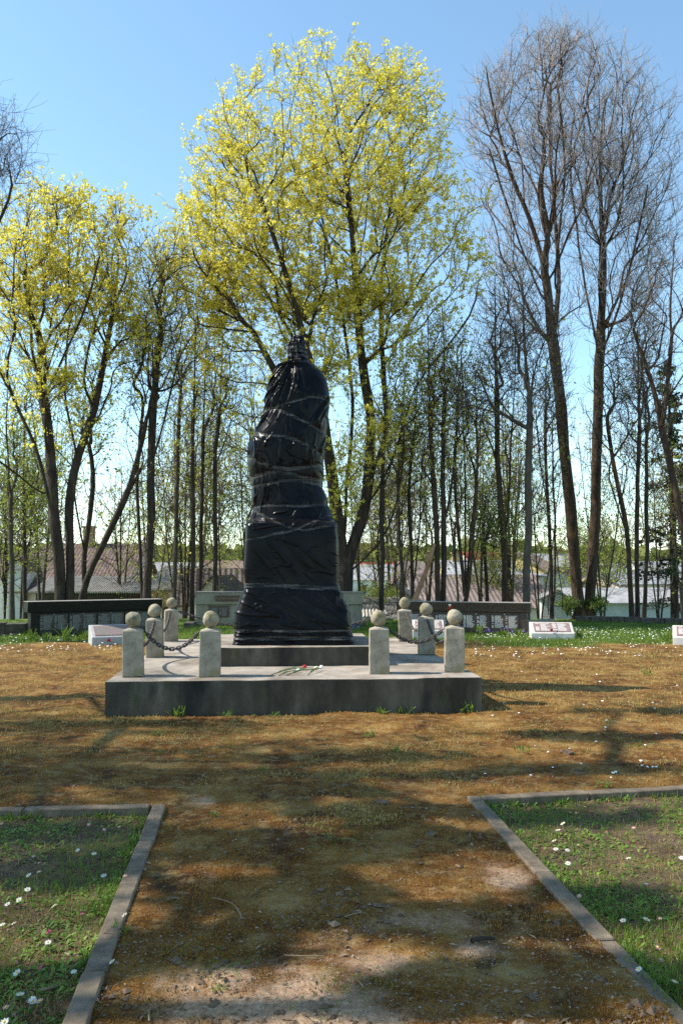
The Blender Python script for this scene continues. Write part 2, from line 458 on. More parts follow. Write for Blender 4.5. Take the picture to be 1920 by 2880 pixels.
# ------------------------------------------------------------------ the stepped base of the monument
HP, HS = .392, .245
fl, fr = gp(294, 2017)[:2], gp(1355, 2001)[:2]
ex = unit(fr - fl); ey = np.array((-ex[1], ex[0]))
PW = np.linalg.norm(fr - fl); PD = 5.6
ROTZ = math.atan2(ex[1], ex[0])
def onplinth(u, v, z=HP):           # u along the front edge from its left end, v back from it
    p = fl + ex * u + ey * v
    return np.array((p[0], p[1], z))
plinth = thing('monument_plinth', 'broad stepped concrete plinth under the wrapped statue', 'plinth', (*fl, 0), ROTZ)
def step_mesh(w, d, h, seed, tread, riser, z0=-.15):
    bm = box_bm(w, d, h - z0, w / 2, d / 2, z0, bev=.012, seg=2)
    for ax, nn in ((0, 26), (1, 18)):
        for k in range(1, nn):
            co = [0, 0, 0]; no = [0, 0, 0]; co[ax] = (w, d)[ax] * k / nn; no[ax] = 1
            bmesh.ops.bisect_plane(bm, geom=bm.verts[:] + bm.edges[:] + bm.faces[:], plane_co=co, plane_no=no)
    for k in range(1, 5):
        bmesh.ops.bisect_plane(bm, geom=bm.verts[:] + bm.edges[:] + bm.faces[:], plane_co=(0, 0, h * k / 5), plane_no=(0, 0, 1))
    rough(bm, .009, 2.4, seed)
    rough(bm, .004, 11, seed + 5)
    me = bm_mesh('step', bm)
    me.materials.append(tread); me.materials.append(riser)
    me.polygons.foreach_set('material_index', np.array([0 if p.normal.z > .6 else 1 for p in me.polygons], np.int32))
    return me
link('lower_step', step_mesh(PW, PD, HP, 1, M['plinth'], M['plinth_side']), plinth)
u0 = 1.16
sl = gp(590, 1876, HP)[:2]; sr = gp(1072, 1872, HP)[:2]
su = np.dot(sl - fl, ex); sv = np.dot(sl - fl, ey); SW = np.linalg.norm(sr - sl)
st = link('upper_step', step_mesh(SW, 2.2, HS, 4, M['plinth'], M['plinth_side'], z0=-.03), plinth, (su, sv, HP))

# ------------------------------------------------------------------ stone posts with balls, and their chains
def post_meshes(seed):
    w, h, br = .243, .535, .096
    bm = box_bm(w, w, h, bev=.008, seg=1)
    for k in range(1, 8):
        bmesh.ops.bisect_plane(bm, geom=bm.verts[:] + bm.edges[:] + bm.faces[:], plane_co=(0, 0, h * k / 8), plane_no=(0, 0, 1))
    for ax in (0, 1):
        for k in range(1, 6):
            co = [0, 0, 0]; no = [0, 0, 0]; co[ax] = -w / 2 + w * k / 6; no[ax] = 1
            bmesh.ops.bisect_plane(bm, geom=bm.verts[:] + bm.edges[:] + bm.faces[:], plane_co=co, plane_no=no)
    for v in bm.verts:
        if v.co.z > h - .003:                     # top slopes up to the ball, chipped
            rr = math.hypot(v.co.x, v.co.y)
            v.co.z += max(0, .045 * (1 - rr / .15))
        v.co.x *= 1.0 - .05 * (v.co.z / h); v.co.y *= 1.0 - .05 * (v.co.z / h)
    rough(bm, .006, 6, seed); rough(bm, .003, 22, seed + 3)
    pil = bm_mesh('pillar', bm, M['concrete'])
    bm = bmesh.new(); bmesh.ops.create_icosphere(bm, subdivisions=4, radius=br)
    for v in bm.verts: v.co.z *= .98
    rough(bm, .012, 9, seed + 40); rough(bm, .005, 32, seed + 44)
    ball = bm_mesh('ball', bm, M['ball'], smooth=True)
    return pil, ball, h, br
# base of each post as seen in the photograph: (pixel x, pixel y of its foot)
POSTS = [(375, 1905, 'front outer post on the left, at the corner of the plinth'),
         (590, 1905, 'front inner post on the left of the flowers'),
         (436, 1851, 'middle post on the left side, behind the corner post'),
         (480, 1805, 'rear post on the left side, before the black wall'),
         (1066, 1897, 'front inner post on the right of the flowers'),
         (1276, 1892, 'front outer post on the right, at the corner of the plinth'),
         (1198, 1842, 'shaded middle post on the right side, behind the corner post'),
         (1140, 1805, 'rear post on the right side, before the brown wall')]
pos = []
for k, (px, py, lab) in enumerate(POSTS):
    p = gp(px, py, HP); yaw = ROTZ + R([6, 0, 4, 10, -5, -9, -6, -8][k])
    p[:2] += np.array((math.sin(math.atan2(p[0], p[1])), 1)) * .12
    t = thing('stone_post', lab.replace('post', 'concrete ball-topped post', 1), 'post', p, yaw, 'ball-topped posts round the monument')
    t.rotation_euler = (R((k * 37 % 5 - 2) * .5), R((k * 53 % 7 - 3) * .45), yaw)
    pil, ball, h, br = post_meshes(100 + 13 * k)
    link('pillar', pil, t)
    link('ball', ball, t, (0, 0, h + .04 + br * .92), (k, 2 * k, 3 * k))
    bm = bmesh.new()
    pos.append(np.array(p) + (0, 0, h + .0))

def torus_link(a=.019, b=.011, r=.0055, n=10, m=5):
    """one oval chain link, long axis x"""
    V, Fc = [], []
    for i in range(n):
        t = 2 * math.pi * i / n
        cx, cy = b * math.cos(t) + math.copysign(a - b + .004, math.cos(t)) * min(1, abs(math.cos(t)) * 3), b * math.sin(t)
        for jj in range(m):
            s = 2 * math.pi * jj / m
            V.append((cx + r * math.cos(s) * math.cos(t), cy + r * math.cos(s) * math.sin(t), r * math.sin(s)))
    for i in range(n):
        for jj in range(m):
            Fc.append((i * m + jj, ((i + 1) % n) * m + jj, ((i + 1) % n) * m + (jj + 1) % m, i * m + (jj + 1) % m))
    return np_mesh('link', V, np.array(Fc), smooth=True, mats=[M['iron']])
LINK = torus_link(.028, .0175, .0083)
PITCHL = .0415
def chain(a, b, sag, label):
    t = thing('chain', label, 'chain', ((a + b) / 2))
    n = 240
    s = np.linspace(0, 1, n)
    P = a[None] * (1 - s[:, None]) + b[None] * s[:, None]
    P[:, 2] -= sag * 4 * s * (1 - s)
    dl = np.concatenate(([0], np.cumsum(np.linalg.norm(np.diff(P, axis=0), axis=1))))
    k = int(dl[-1] / PITCHL)
    for q_ in range(k + 1):
        L = dl[-1] * (q_ + .5) / (k + 1)
        pt = np.array([np.interp(L, dl, P[:, c]) for c in range(3)])
        pt2 = np.array([np.interp(L + .01, dl, P[:, c]) for c in range(3)])
        d = Vector(pt2 - pt) if L + .01 < dl[-1] else Vector(b - a)
        d.normalize()
        rot = d.to_track_quat('X', 'Z').to_matrix().to_4x4() @ Matrix.Rotation(R(90 if q_ % 2 else 0) + R(random.uniform(-14, 14)), 4, 'X')
        o = link('link', LINK, t)
        o.matrix_local = Matrix.Translation(Vector(pt - (a + b) / 2)) @ rot
def toward(a, b, z=-.02):
    d = (b - a); d[2] = 0; d = d / np.linalg.norm(d)
    return a + d * .135 + np.array((0, 0, z)), b - d * .135 + np.array((0, 0, z))
for a, b, sag, lab in ((0, 1, .2, 'rusty chain sagging between the two front posts on the left'),
                       (0, 2, .24, 'iron chain hanging from the left corner post to the middle post behind it'),
                       (2, 3, .24, 'iron chain hanging between the middle and rear posts on the left'),
                       (3, 7, .32, 'long chain hanging low across the back of the plinth'),
                       (7, 6, .24, 'thin chain hanging between the middle and rear posts on the right'),
                       (6, 5, .24, 'dark chain hanging from the shaded middle post to the right corner post'),
                       (4, 5, .15, 'rusty chain sagging between the two front posts on the right')):
    pa, pb = toward(pos[a].copy(), pos[b].copy())
    chain(pa, pb, sag, lab)
# ------------------------------------------------------------------ the statue and pedestal wrapped in black plastic
SY = float((onplinth(0, sv)[1]) + 1.22)                  # depth of the statue's axis
PROF2 = [(110, 712, 825), (150, 704, 838), (200, 664, 845), (255, 655, 850), (310, 662, 858), (350, 664, 872), (385, 668, 880), (405, 640, 900), (430, 552, 940), (465, 525, 990),
         (500, 505, 1030), (600, 470, 1090), (700, 442, 1112), (800, 418, 1124), (900, 400, 1116), (1000, 374, 1106), (1100, 338, 1098), (1200, 290, 1090), (1300, 240, 1078),
         (1400, 217, 1068), (1500, 215, 1060), (1600, 232, 1058), (1700, 258, 1050), (1800, 264, 1050), (1900, 262, 1085), (2000, 272, 1112), (2060, 268, 1135), (2120, 256, 1160), (2170, 246, 1185), (2203, 241, 1203)]
PROF3 = [(450, 238, 1208), (600, 236, 1222), (750, 228, 1226), (900, 216, 1226), (1050, 232, 1224), (1110, 224, 1236), (1200, 182, 1266), (1280, 155, 1310), (1350, 128, 1344), (1500, 126, 1356), (1600, 130, 1370), (1660, 120, 1384), (1690, 106, 1392)]
rows = [(920 + a / 3.92, 640 + b / 3.92, 640 + c / 3.92) for a, b, c in PROF2] + [(1380 + a / 3.92, 640 + b / 3.92, 640 + c / 3.92) for a, b, c in PROF3]
pz, pl, pr = [], [], []
for yy, xl, xr in rows:
    a, b = at(xl, yy, SY), at(xr, yy, SY)
    pz.append(a[2]); pl.append(a[0]); pr.append(b[0])
pz, pl, pr = np.array(pz)[::-1], np.array(pl)[::-1], np.array(pr)[::-1]
ZB = HP + HS
ZT = pz[-1]
pz = ZB + (pz - pz[0]) * (ZT - ZB) / (ZT - pz[0])
def rz(row): return float(np.interp(row, [r_[0] for r_ in rows], pz[::-1]))
Z_PED = rz(920 + 2190 / 3.92)                            # top of the pedestal block
Z_NECK = rz(920 + 400 / 3.92)
Z_BASE = rz(1380 + 1110 / 3.92)

TAPES = [  # (crop rows at x fractions 0, .25, .5, .75, 1 across the front; strip width in m)
    ([(400, 965), (560, 950), (620, 925), (900, 840), (1000, 830), (1125, 850)], .035),
    ([(380, 950), (560, 960), (800, 1080), (1000, 1180), (1090, 1205)], .04),
    ([(290, 1210), (500, 1262), (640, 1270), (780, 1310), (900, 1370), (1000, 1430), (1062, 1500)], .045),
    ([(215, 1480), (330, 1520), (520, 1600), (700, 1625), (900, 1590), (1060, 1555)], .05),
    ([(262, 1700), (420, 1665), (560, 1650), (760, 1680), (900, 1720), (1050, 1730)], .05),
    ([(265, 1795), (450, 1785), (640, 1750), (820, 1745), (1000, 1775), (1050, 1790)], .04),
    ([(270, 2025), (500, 2010), (640, 2015), (780, 2025), (960, 2010), (1110, 1990)], .035),
    ([(275, 2040), (390, 2105), (560, 2190), (720, 2265), (860, 2290), (1205, 2225)], .035),
    ([(240, 2390), (420, 2370), (560, 2330), (760, 2290), (940, 2200), (1150, 2110)], .03),
    ([(230, 2870), (480, 2870), (760, 2885), (1000, 2895), (1225, 2905)], .06),
    ([(125, 3340), (400, 3335), (800, 3350), (1355, 3340)], .03),
    ([(125, 3410), (400, 3425), (800, 3415), (1370, 3420)], .05),
    ([(655, 262), (760, 225), (850, 230)], .06), ([(655, 290), (760, 300), (860, 262)], .05), ([(660, 235), (760, 262), (850, 290)], .05), ([(655, 315), (760, 345), (870, 310)], .05), ([(660, 330), (760, 310), (860, 340)], .05),
]
def tape_curve(pts):
    """front height as a function of the fraction across the silhouette"""
    fs, zs = [], []
    for cx, cy in pts:
        row = 920 + cy / 3.92
        z = rz(row)
        x = at(640 + cx / 3.92, row, SY)[0]
        l, r_ = np.interp(z, pz, pl), np.interp(z, pz, pr)
        fs.append((x - l) / (r_ - l)); zs.append(z)
    o = np.argsort(fs)
    return np.array(fs)[o], np.array(zs)[o]
TC = [(tape_curve(p), w) for p, w in TAPES]

CR2 = [(690, 425, 455, 945, .03, .022), (675, 425, 415, 840, .024, .02), (700, 430, 505, 945, .026, .018), (715, 560, 575, 950, .034, .02), (660, 425, 440, 720, .02, .02), (730, 520, 880, 1060, .022, .035), (860, 640, 905, 1000, .012, .03), (1110, 780, 960, 1150, .028, .03),
       (1085, 900, 1010, 1180, .016, .022), (480, 965, 330, 1205, .03, .024), (430, 960, 300, 1190, .02, .02), (520, 1000, 590, 1090, .014, .018), (520, 1215, 440, 1380, .02, .02), (330, 1230, 330, 1500, .022, .024), (600, 1300, 620, 1540, .02, .02), (860, 1150, 850, 1560, .024, .026), (980, 1180, 900, 1560, .016, .022),
       (1060, 1230, 1035, 1420, .016, .02), (260, 1240, 235, 1440, .018, .024), (420, 1400, 500, 1600, .014, .022), (760, 1300, 740, 1560, .012, .026), (500, 1690, 470, 1960, .03, .018), (440, 1700, 395, 2090, .028, .018), (320, 1700, 310, 2010, .022, .02), (570, 1690, 640, 1990, .02, .026), (790, 1850, 900, 2010, .024, .022),
       (880, 1760, 1090, 2000, .026, .028), (1000, 1780, 1100, 1960, .014, .02), (690, 1990, 610, 1860, .014, .022), (300, 2060, 250, 2190, .02, .016), (350, 2050, 280, 2170, .016, .014), (520, 2120, 700, 2060, .014, .018), (640, 2130, 960, 2160, .014, .02), (800, 2060, 700, 2150, .012, .02), (900, 2040, 960, 2110, .014, .016), (240, 2205, 1205, 2195, .022, .026)]
CR3 = [(260, 1120, 420, 1180, .016, .02), (210, 1235, 650, 1385, .03, .026), (250, 1115, 930, 1400, .03, .032), (560, 1150, 1010, 1340, .022, .03), (700, 1130, 1220, 1420, .02, .03), (1000, 1140, 1215, 1300, .018, .022), (135, 1350, 640, 1385, .024, .02), (1225, 1140, 1215, 1300, .02, .022), (1240, 1230, 1340, 1330, .022, .02),
       (300, 620, 560, 960, .010, .03), (430, 560, 830, 960, .010, .03), (560, 520, 980, 900, .009, .03), (300, 470, 700, 430, .008, .02), (760, 600, 1180, 960, .008, .03), (420, 700, 720, 1040, .008, .03), (900, 430, 1190, 470, .008, .018), (160, 1560, 560, 1530, .018, .016), (440, 1550, 1000, 1590, .018, .016), (600, 1480, 1340, 1540, .016, .018), (180, 1640, 440, 1660, .018, .014), (900, 1420, 1330, 1500, .016, .022), (150, 1450, 480, 1490, .012, .02)]
pz_s = np.linspace(pz[0], pz[-1], 200); pw_s = np.interp(pz_s, pz, (pr - pl) / 2)
k_ = np.exp(-np.linspace(-2.2, 2.2, 41) ** 2); pw_s = np.convolve(np.pad(pw_s, 20, 'edge'), k_ / k_.sum(), 'valid')
CREASES = []
for lst, y0_ in ((CR2, 920), (CR3, 1380)):
    for a0, b0, a1, b1, am, wd in lst:
        am, wd = (am * .55, wd * 1.5) if (a1 - a0) * (b1 - b0) > 0 and (b0 > 1600 or lst is CR3) else (am * 1.3, wd)
        CREASES.append((at(640 + a0 / 3.92, y0_ + b0 / 3.92, SY)[0], rz(y0_ + b0 / 3.92), at(640 + a1 / 3.92, y0_ + b1 / 3.92, SY)[0], rz(y0_ + b1 / 3.92), am, wd))

rcr = random.Random(77)
for k_ in range(150):                       # small crinkles between the big folds
    z0_ = rcr.uniform(ZB + .1, Z_NECK - .1); l_, r_ = np.interp(z0_, pz, pl), np.interp(z0_, pz, pr)
    x0_ = rcr.uniform(l_ + .05, r_ - .05); onped = z0_ < Z_PED
    a_ = R(rcr.choice((-38, -30, -50, 25, 8, -5)) + rcr.uniform(-14, 14)) if onped else R(rcr.choice((-65, -50, -110, -125, -85, -30)) + rcr.uniform(-14, 14))
    l0_ = rcr.uniform(.08, .42) * (1 if z0_ < Z_BASE or not onped else .8)
    CREASES.append((x0_, z0_, x0_ + l0_ * math.cos(a_), z0_ + l0_ * math.sin(a_), rcr.uniform(.003, .010) * (.6 if onped and z0_ > Z_BASE else 1), rcr.uniform(.009, .02)))

def wrap_surface(th, z, out=0.0, tapes=True):
    """point of the sheet at the angle th (0 = right, -90 deg = front) and height z"""
    l, r_ = np.interp(z, pz, pl), np.interp(z, pz, pr)
    cx, w = (l + r_) / 2, (r_ - l) / 2
    ped = sstep(Z_PED + .05, Z_PED - .06, z)             # 1 on the pedestal, 0 on the figure
    neck = sstep(Z_NECK - .1, Z_NECK + .05, z)
    n = 2.2 + 8.0 * ped
    d = np.interp(z, pz_s, pw_s) * (ped * .98 + (1 - ped) * (.80 + .2 * neck)) * (1 - neck) + neck * w
    c, s = np.cos(th), np.sin(th)
    rad_ = (np.abs(c) ** n + np.abs(s) ** n) ** (-1 / n)
    x, y = c * rad_, s * rad_
    f = (x + 1) / 2                                      # fraction across
    # folds
    disp = np.zeros_like(z)
    cc, ss = np.cos(th) * 1.7, np.sin(th) * 1.7
    cape = sstep(Z_NECK - 1.15, Z_NECK - .15, z) * (1 - neck)
    k = (Z_NECK - z)
    left = sstep(.85, .2, f) * (s < .3)
    # pleats that run down from the knot, strongest on the left shoulder
    ph = (f - .52) / (k + .28) * 5.6
    pleat = 1 - np.abs(vnoise(ph * 3.1, k * .8, seed=71))
    pleat2 = 1 - np.abs(vnoise(ph * 6.5 + 3, k * .9, seed=72))
    disp += cape * (.08 + 1.1 * left) * (.042 * (pleat ** 3 - .4) + .008 * (pleat2 ** 3 - .4))
    # knot crumple
    disp += neck * (.022 * fbm(np.cos(th) * 2.2, np.sin(th) * 2.2, z * 9, seed=73, oct=2) + .01 * np.abs(np.sin(th * 7 + z * 9)))
    # creases pulled tight across the sheet
    fig = (1 - ped) * (1 - neck)
    for x0_, z0_, x1_, z1_, am, wd in CREASES:
        L_ = math.hypot(x1_ - x0_, z1_ - z0_); tx, tz = (x1_ - x0_) / L_, (z1_ - z0_) / L_
        X_ = cx + w * x
        t_ = ((X_ - x0_) * tx + (z - z0_) * tz) / L_
        dd_ = -(X_ - x0_) * tz + (z - z0_) * tx + .012 * np.sin(t_ * 5 + x0_ * 9)
        ww = wd * (.35 + .9 * np.clip(t_, 0, 1))
        prof = np.exp(-np.abs(dd_ / ww) ** 1.4) - .2 * np.exp(-((dd_ + 1.7 * ww) / (1.4 * ww)) ** 2)
        disp += np.where(s < .25, am * prof * np.clip(np.sin(np.pi * np.clip(t_ * .94 + .03, 0, 1)) * 1.6, 0, 1) * (t_ > 0) * (t_ < 1), 0)
    disp += fig * .016 * fbm(cc * .8, ss * .8, z * 1.1, seed=77, oct=2) + (.004 + .004 * sstep(Z_BASE + .1, Z_BASE - .1, z)) * fbm(cc * 2.2, ss * 2.2, z * 2.4, seed=78, oct=2)
    # gathered at the foot
    foot = sstep(ZB + .3, ZB + .02, z)
    disp += foot * .022 * (fbm(th * 3, z * 34, seed=80, oct=3))
    if tapes:
        for (fs, zs), wd in TC:
            zt = np.interp(f, fs, zs)
            dz = (z - zt) / (wd * .9)
            g = np.exp(-dz * dz)
            disp += -.006 * g * (1 - .5 * ped) + np.exp(-(dz / 2.4) ** 2) * .006 * (1 - .6 * ped) * vnoise(f * 26, z * 3, seed=81)
    q_ = 1 + (disp + out) / np.maximum(w, .05)
    return np.stack((cx + w * x * q_, SY + d * y * q_, z), -1)

nu, nv = 470, 600
th = np.concatenate((np.linspace(0, math.pi, 91)[:-1], np.linspace(math.pi, 2 * math.pi, 381)[:-1]))
zz = np.concatenate((np.linspace(ZB + .004, Z_PED, 260)[:-1], np.linspace(Z_PED, ZT, nv - 259)))
TH, ZZ = np.meshgrid(th, zz)
P = wrap_surface(TH, ZZ)
V = P.reshape(-1, 3)
ax0 = np.array((float(np.mean((pl[0], pr[0]))), SY, ZB))
i = np.arange(nv - 1)[:, None] * nu; j = np.arange(nu)[None, :]; j2 = (j + 1) % nu
q = np.stack((i + j, i + j2, i + nu + j2, i + nu + j), -1).reshape(-1, 4)
top = V[(nv - 1) * nu:].mean(0) + (0.01, 0, .015)
V = np.vstack((V, top[None]))
fan = np.stack((np.full(nu, len(V) - 1), (nv - 1) * nu + np.arange(nu), (nv - 1) * nu + (np.arange(nu) + 1) % nu), -1)
def plastic():
    m = bpy.data.materials.new('black_plastic_sheet'); m.use_nodes = True
    n, l = m.node_tree.nodes, m.node_tree.links
    b = n['Principled BSDF']; b.inputs['Base Color'].default_value = (.0045, .0047, .0055, 1)
    b.inputs['Roughness'].default_value = .3; b.inputs['Specular IOR Level'].default_value = .115
    t = n.new('ShaderNodeTexCoord')
    no = n.new('ShaderNodeTexNoise'); no.inputs['Scale'].default_value = 9; no.inputs['Detail'].default_value = 5; no.inputs['Distortion'].default_value = 1.2
    mp = n.new('ShaderNodeMapping'); mp.inputs['Rotation'].default_value = (0, .5, 0); mp.inputs['Scale'].default_value = (1, 1, .45)
    l.new(t.outputs['Object'], mp.inputs[0]); l.new(mp.outputs[0], no.inputs['Vector'])
    bp = n.new('ShaderNodeBump'); bp.inputs['Strength'].default_value = .12; bp.inputs['Distance'].default_value = .03
    l.new(no.outputs['Fac'], bp.inputs['Height']); l.new(bp.outputs[0], b.inputs['Normal'])
    n2 = n.new('ShaderNodeTexNoise'); n2.inputs['Scale'].default_value = 3; n2.inputs['Detail'].default_value = 6
    l.new(t.outputs['Object'], n2.inputs['Vector'])
    mr = n.new('ShaderNodeMapRange'); mr.inputs['From Min'].default_value = .35; mr.inputs['From Max'].default_value = .7; mr.inputs['To Min'].default_value = .2; mr.inputs['To Max'].default_value = .4
    l.new(n2.outputs['Fac'], mr.inputs['Value']); l.new(mr.outputs[0], b.inputs['Roughness'])
    return m
M['plastic'] = plastic()
statue = thing('wrapped_statue', 'tall statue and its pedestal wrapped in black plastic sheeting and clear tape', 'statue', ax0)
link('plastic_sheet', np_mesh('plastic_sheet', V - ax0, [q, fan], smooth=True, mats=[M['plastic']]), statue)

def tape_mat():
    m = bpy.data.materials.new('clear_tape'); m.use_nodes = True
    n, l = m.node_tree.nodes, m.node_tree.links
    b = n['Principled BSDF']; out = n['Material Output']
    b.inputs['Base Color'].default_value = (.2, .2, .18, 1); b.inputs['Roughness'].default_value = .4; b.inputs['Specular IOR Level'].default_value = .7
    tr = n.new('ShaderNodeBsdfTransparent')
    t = n.new('ShaderNodeTexCoord'); no = n.new('ShaderNodeTexNoise'); no.inputs['Scale'].default_value = 7; no.inputs['Detail'].default_value = 4; no.inputs['Roughness'].default_value = .6
    mp = n.new('ShaderNodeMapping'); mp.inputs['Scale'].default_value = (.5, .5, 5); l.new(t.outputs['Object'], mp.inputs[0]); l.new(mp.outputs[0], no.inputs['Vector'])
    mr = n.new('ShaderNodeMapRange'); mr.inputs['From Min'].default_value = .4; mr.inputs['From Max'].default_value = .72; mr.inputs['To Min'].default_value = .02; mr.inputs['To Max'].default_value = .38
    l.new(no.outputs['Fac'], mr.inputs['Value'])
    bp = n.new('ShaderNodeBump'); bp.inputs['Strength'].default_value = .2; bp.inputs['Distance'].default_value = .02; l.new(no.outputs['Fac'], bp.inputs['Height']); l.new(bp.outputs[0], b.inputs['Normal'])
    ms = n.new('ShaderNodeMixShader'); l.new(mr.outputs[0], ms.inputs[0]); l.new(tr.outputs[0], ms.inputs[1]); l.new(b.outputs[0], ms.inputs[2]); l.new(ms.outputs[0], out.inputs[0])
    return m
M['tape'] = tape_mat()
for kt, ((fs, zs), wd) in enumerate(TC):
    nt = 420
    th = np.linspace(R(180), R(360), nt)                 # round the front, from left to right
    base = np.interp((np.cos(th) + 1) / 2, fs, zs)
    # follow the true fraction once more, since the section is not a circle
    rowsT = []
    for s_ in (-.5, -.17, .17, .5):
        zc = base + s_ * wd * (1 + .25 * vnoise(th * 3, np.full(nt, s_ * 3), seed=60 + kt)) + .004 * vnoise(th * 9, np.full(nt, s_ * 9.), seed=61 + kt)
        ped = sstep(Z_PED + .05, Z_PED - .06, zc); n_ = 2.2 + 8.0 * ped
        c, s2 = np.cos(th), np.sin(th)
        xx = c * (np.abs(c) ** n_ + np.abs(s2) ** n_) ** (-1 / n_)
        zc = zc - base + np.interp((xx + 1) / 2, fs, zs)
        rowsT.append(wrap_surface(th, np.clip(zc, ZB + .01, ZT - .01), out=.009))
    Vt = np.stack(rowsT, 0).reshape(-1, 3)
    i = np.arange(3)[:, None] * nt; j = np.arange(nt - 1)[None, :]
    qt = np.stack((i + j, i + j + 1, i + nt + j + 1, i + nt + j), -1).reshape(-1, 4)
    link('tape_strip', np_mesh('tape_strip', Vt - ax0, qt, smooth=True, mats=[M['tape']]), statue)

# ------------------------------------------------------------------ cut flowers
def tube(pts, rads, sides=6, closed=True):
    pts = np.asarray(pts, float); n = len(pts); rads = np.broadcast_to(np.asarray(rads, float), (n,))
    T = np.gradient(pts, axis=0); T /= np.maximum(np.linalg.norm(T, axis=1, keepdims=True), 1e-9)
    up = np.array((0.13, .21, 1.0)) if abs(T[:, 2]).mean() < .8 else np.array((1.0, .2, .1))
    A = np.cross(T, up); A /= np.maximum(np.linalg.norm(A, axis=1, keepdims=True), 1e-9)
    B = np.cross(T, A)
    a = np.linspace(0, 2 * math.pi, sides, endpoint=False)
    V = (pts[:, None] + rads[:, None, None] * (np.cos(a)[None, :, None] * A[:, None] + np.sin(a)[None, :, None] * B[:, None])).reshape(-1, 3)
    i = np.arange(n - 1)[:, None] * sides; j = np.arange(sides)[None, :]; j2 = (j + 1) % sides
    return V, np.stack((i + j, i + j2, i + sides + j2, i + sides + j), -1).reshape(-1, 4)
M['stem'] = plain('flower_stem', (.07, .12, .035), .5)
M['red'] = plain('red_petal', (.5, .012, .012), .5)
M['rose'] = plain('rose_petal', (.55, .03, .07), .5)
M['cream'] = plain('cream_petal', (.78, .72, .5), .5)
M['yellow'] = plain('yellow_petal', (.75, .5, .04), .5)
M['orange'] = plain('orange_trumpet', (.6, .17, .03), .5)
M['white'] = plain('white_petal', (.8, .78, .74), .55)
def bloom(mat_, r, petals=6, cup=.8, layers=2, seed=0):
    rr = random.Random(seed); V, Q = [], []
    for ly in range(layers):
        for k in range(petals):
            a = 2 * math.pi * (k + ly * .5) / petals + rr.uniform(-.12, .12); w = 1.25 * r * math.sin(math.pi / petals) * 1.3
            c, s = math.cos(a), math.sin(a); b0 = len(V)
            for t, wf in ((.06, .3), (.5, 1), (.85, .9), (1.05, .35)):
                ri = r * (math.sin(t * 1.7) * (.75 - .2 * ly)) ; zi = r * 1.5 * cup * t ** 1.5 * (1 - .1 * ly)
                for sg in (-1, 1): V.append((ri * c - sg * w * wf / 2 * s, ri * s + sg * w * wf / 2 * c, zi + rr.uniform(-.05, .05) * r))
            for t in range(3): Q.append((b0 + 2 * t, b0 + 2 * t + 1, b0 + 2 * t + 3, b0 + 2 * t + 2))
    return np_mesh('bloom', V, np.array(Q), smooth=True, mats=[mat_])
def leafstrip(p0, p1, w, lift=.02):
    p0, p1 = np.asarray(p0, float), np.asarray(p1, float); d = p1 - p0; s = np.array((-d[1], d[0], 0)); s /= np.linalg.norm(s)
    V = []
    for t, wf in ((0, .3), (.3, .9), (.65, .8), (1, .04)):
        c = p0 + d * t + np.array((0, 0, lift * math.sin(t * 3.1)))
        V += [c - s * w * wf / 2, c + s * w * wf / 2 + np.array((0, 0, w * .3))]
    return V, [(0, 1, 3, 2), (2, 3, 5, 4), (4, 5, 7, 6)]
def lying_flower(name, label, cat, head, tail, mat_, r, leaves=2, group=None, head_el=20, seed=0, extra=None, layers=2, petals=6):
    head, tail = np.asarray(head, float), np.asarray(tail, float)
    t = thing(name, label, cat, tuple(tail), 0, group)
    d = head - tail; L = np.linalg.norm(d)
    s = np.linspace(0, 1, 7); pts = s[:, None] * d[None]; pts[:, 2] += .018 * np.sin(s * 3.1); 
    v, q_ = tube(pts, .0055, 6); link('stem', np_mesh('stem', v, q_, True, [M['stem']]), t)
    b = link('bloom', bloom(mat_, r, petals, seed=seed, layers=layers), t, tuple(d))
    dd = Vector(d).normalized() + Vector((0, 0, math.sin(R(head_el)))); b.rotation_euler = dd.to_track_quat('Z', 'Y').to_euler()
    if extra: 
        e = link('trumpet', bloom(extra, r * .55, 6, cup=1.1, layers=1, seed=seed + 1), t, tuple(d + np.array(dd) * .012)); e.rotation_euler = b.rotation_euler
    rr = random.Random(seed)
    for k in range(leaves):
        a = pts[1 + k]; e_ = a + d * rr.uniform(.4, .55) + np.array((rr.uniform(-.03, .03), rr.uniform(-.07, .07), .0))
        v, q_ = leafstrip(a, e_, .016, .02); link('leaf', np_mesh('leaf', np.array(v), np.array(q_), True, [M['stem']]), t)
    return t
f0 = lambda px, py, z=HP + .012: gp(px, py, z)
h1 = f0(852, 1884); h1[2] += .025
lying_flower('tulip', 'red tulip lying on the plinth between the front posts', 'flower', h1, f0(763, 1898), M['red'], .034, 3, seed=3)
h2 = f0(886, 1886); h2[2] += .02
lying_flower('daffodil', 'cream daffodil lying at the right of the red tulip', 'flower', h2, f0(805, 1899), M['cream'], .03, 2, seed=5, extra=M['yellow'])
h3 = f0(902, 1884); h3[2] += .02
lying_flower('daffodil', 'white daffodil with orange trumpet at the right end of the flowers', 'flower', h3, f0(866, 1898), M['white'], .032, 3, seed=7, extra=M['orange'])
h4 = f0(836, 1890); h4[2] += .015
lying_flower('daffodil', 'small white and yellow daffodil lying under the red tulip', 'flower', h4, f0(785, 1900), M['white'], .024, 1, seed=9, extra=M['yellow'])
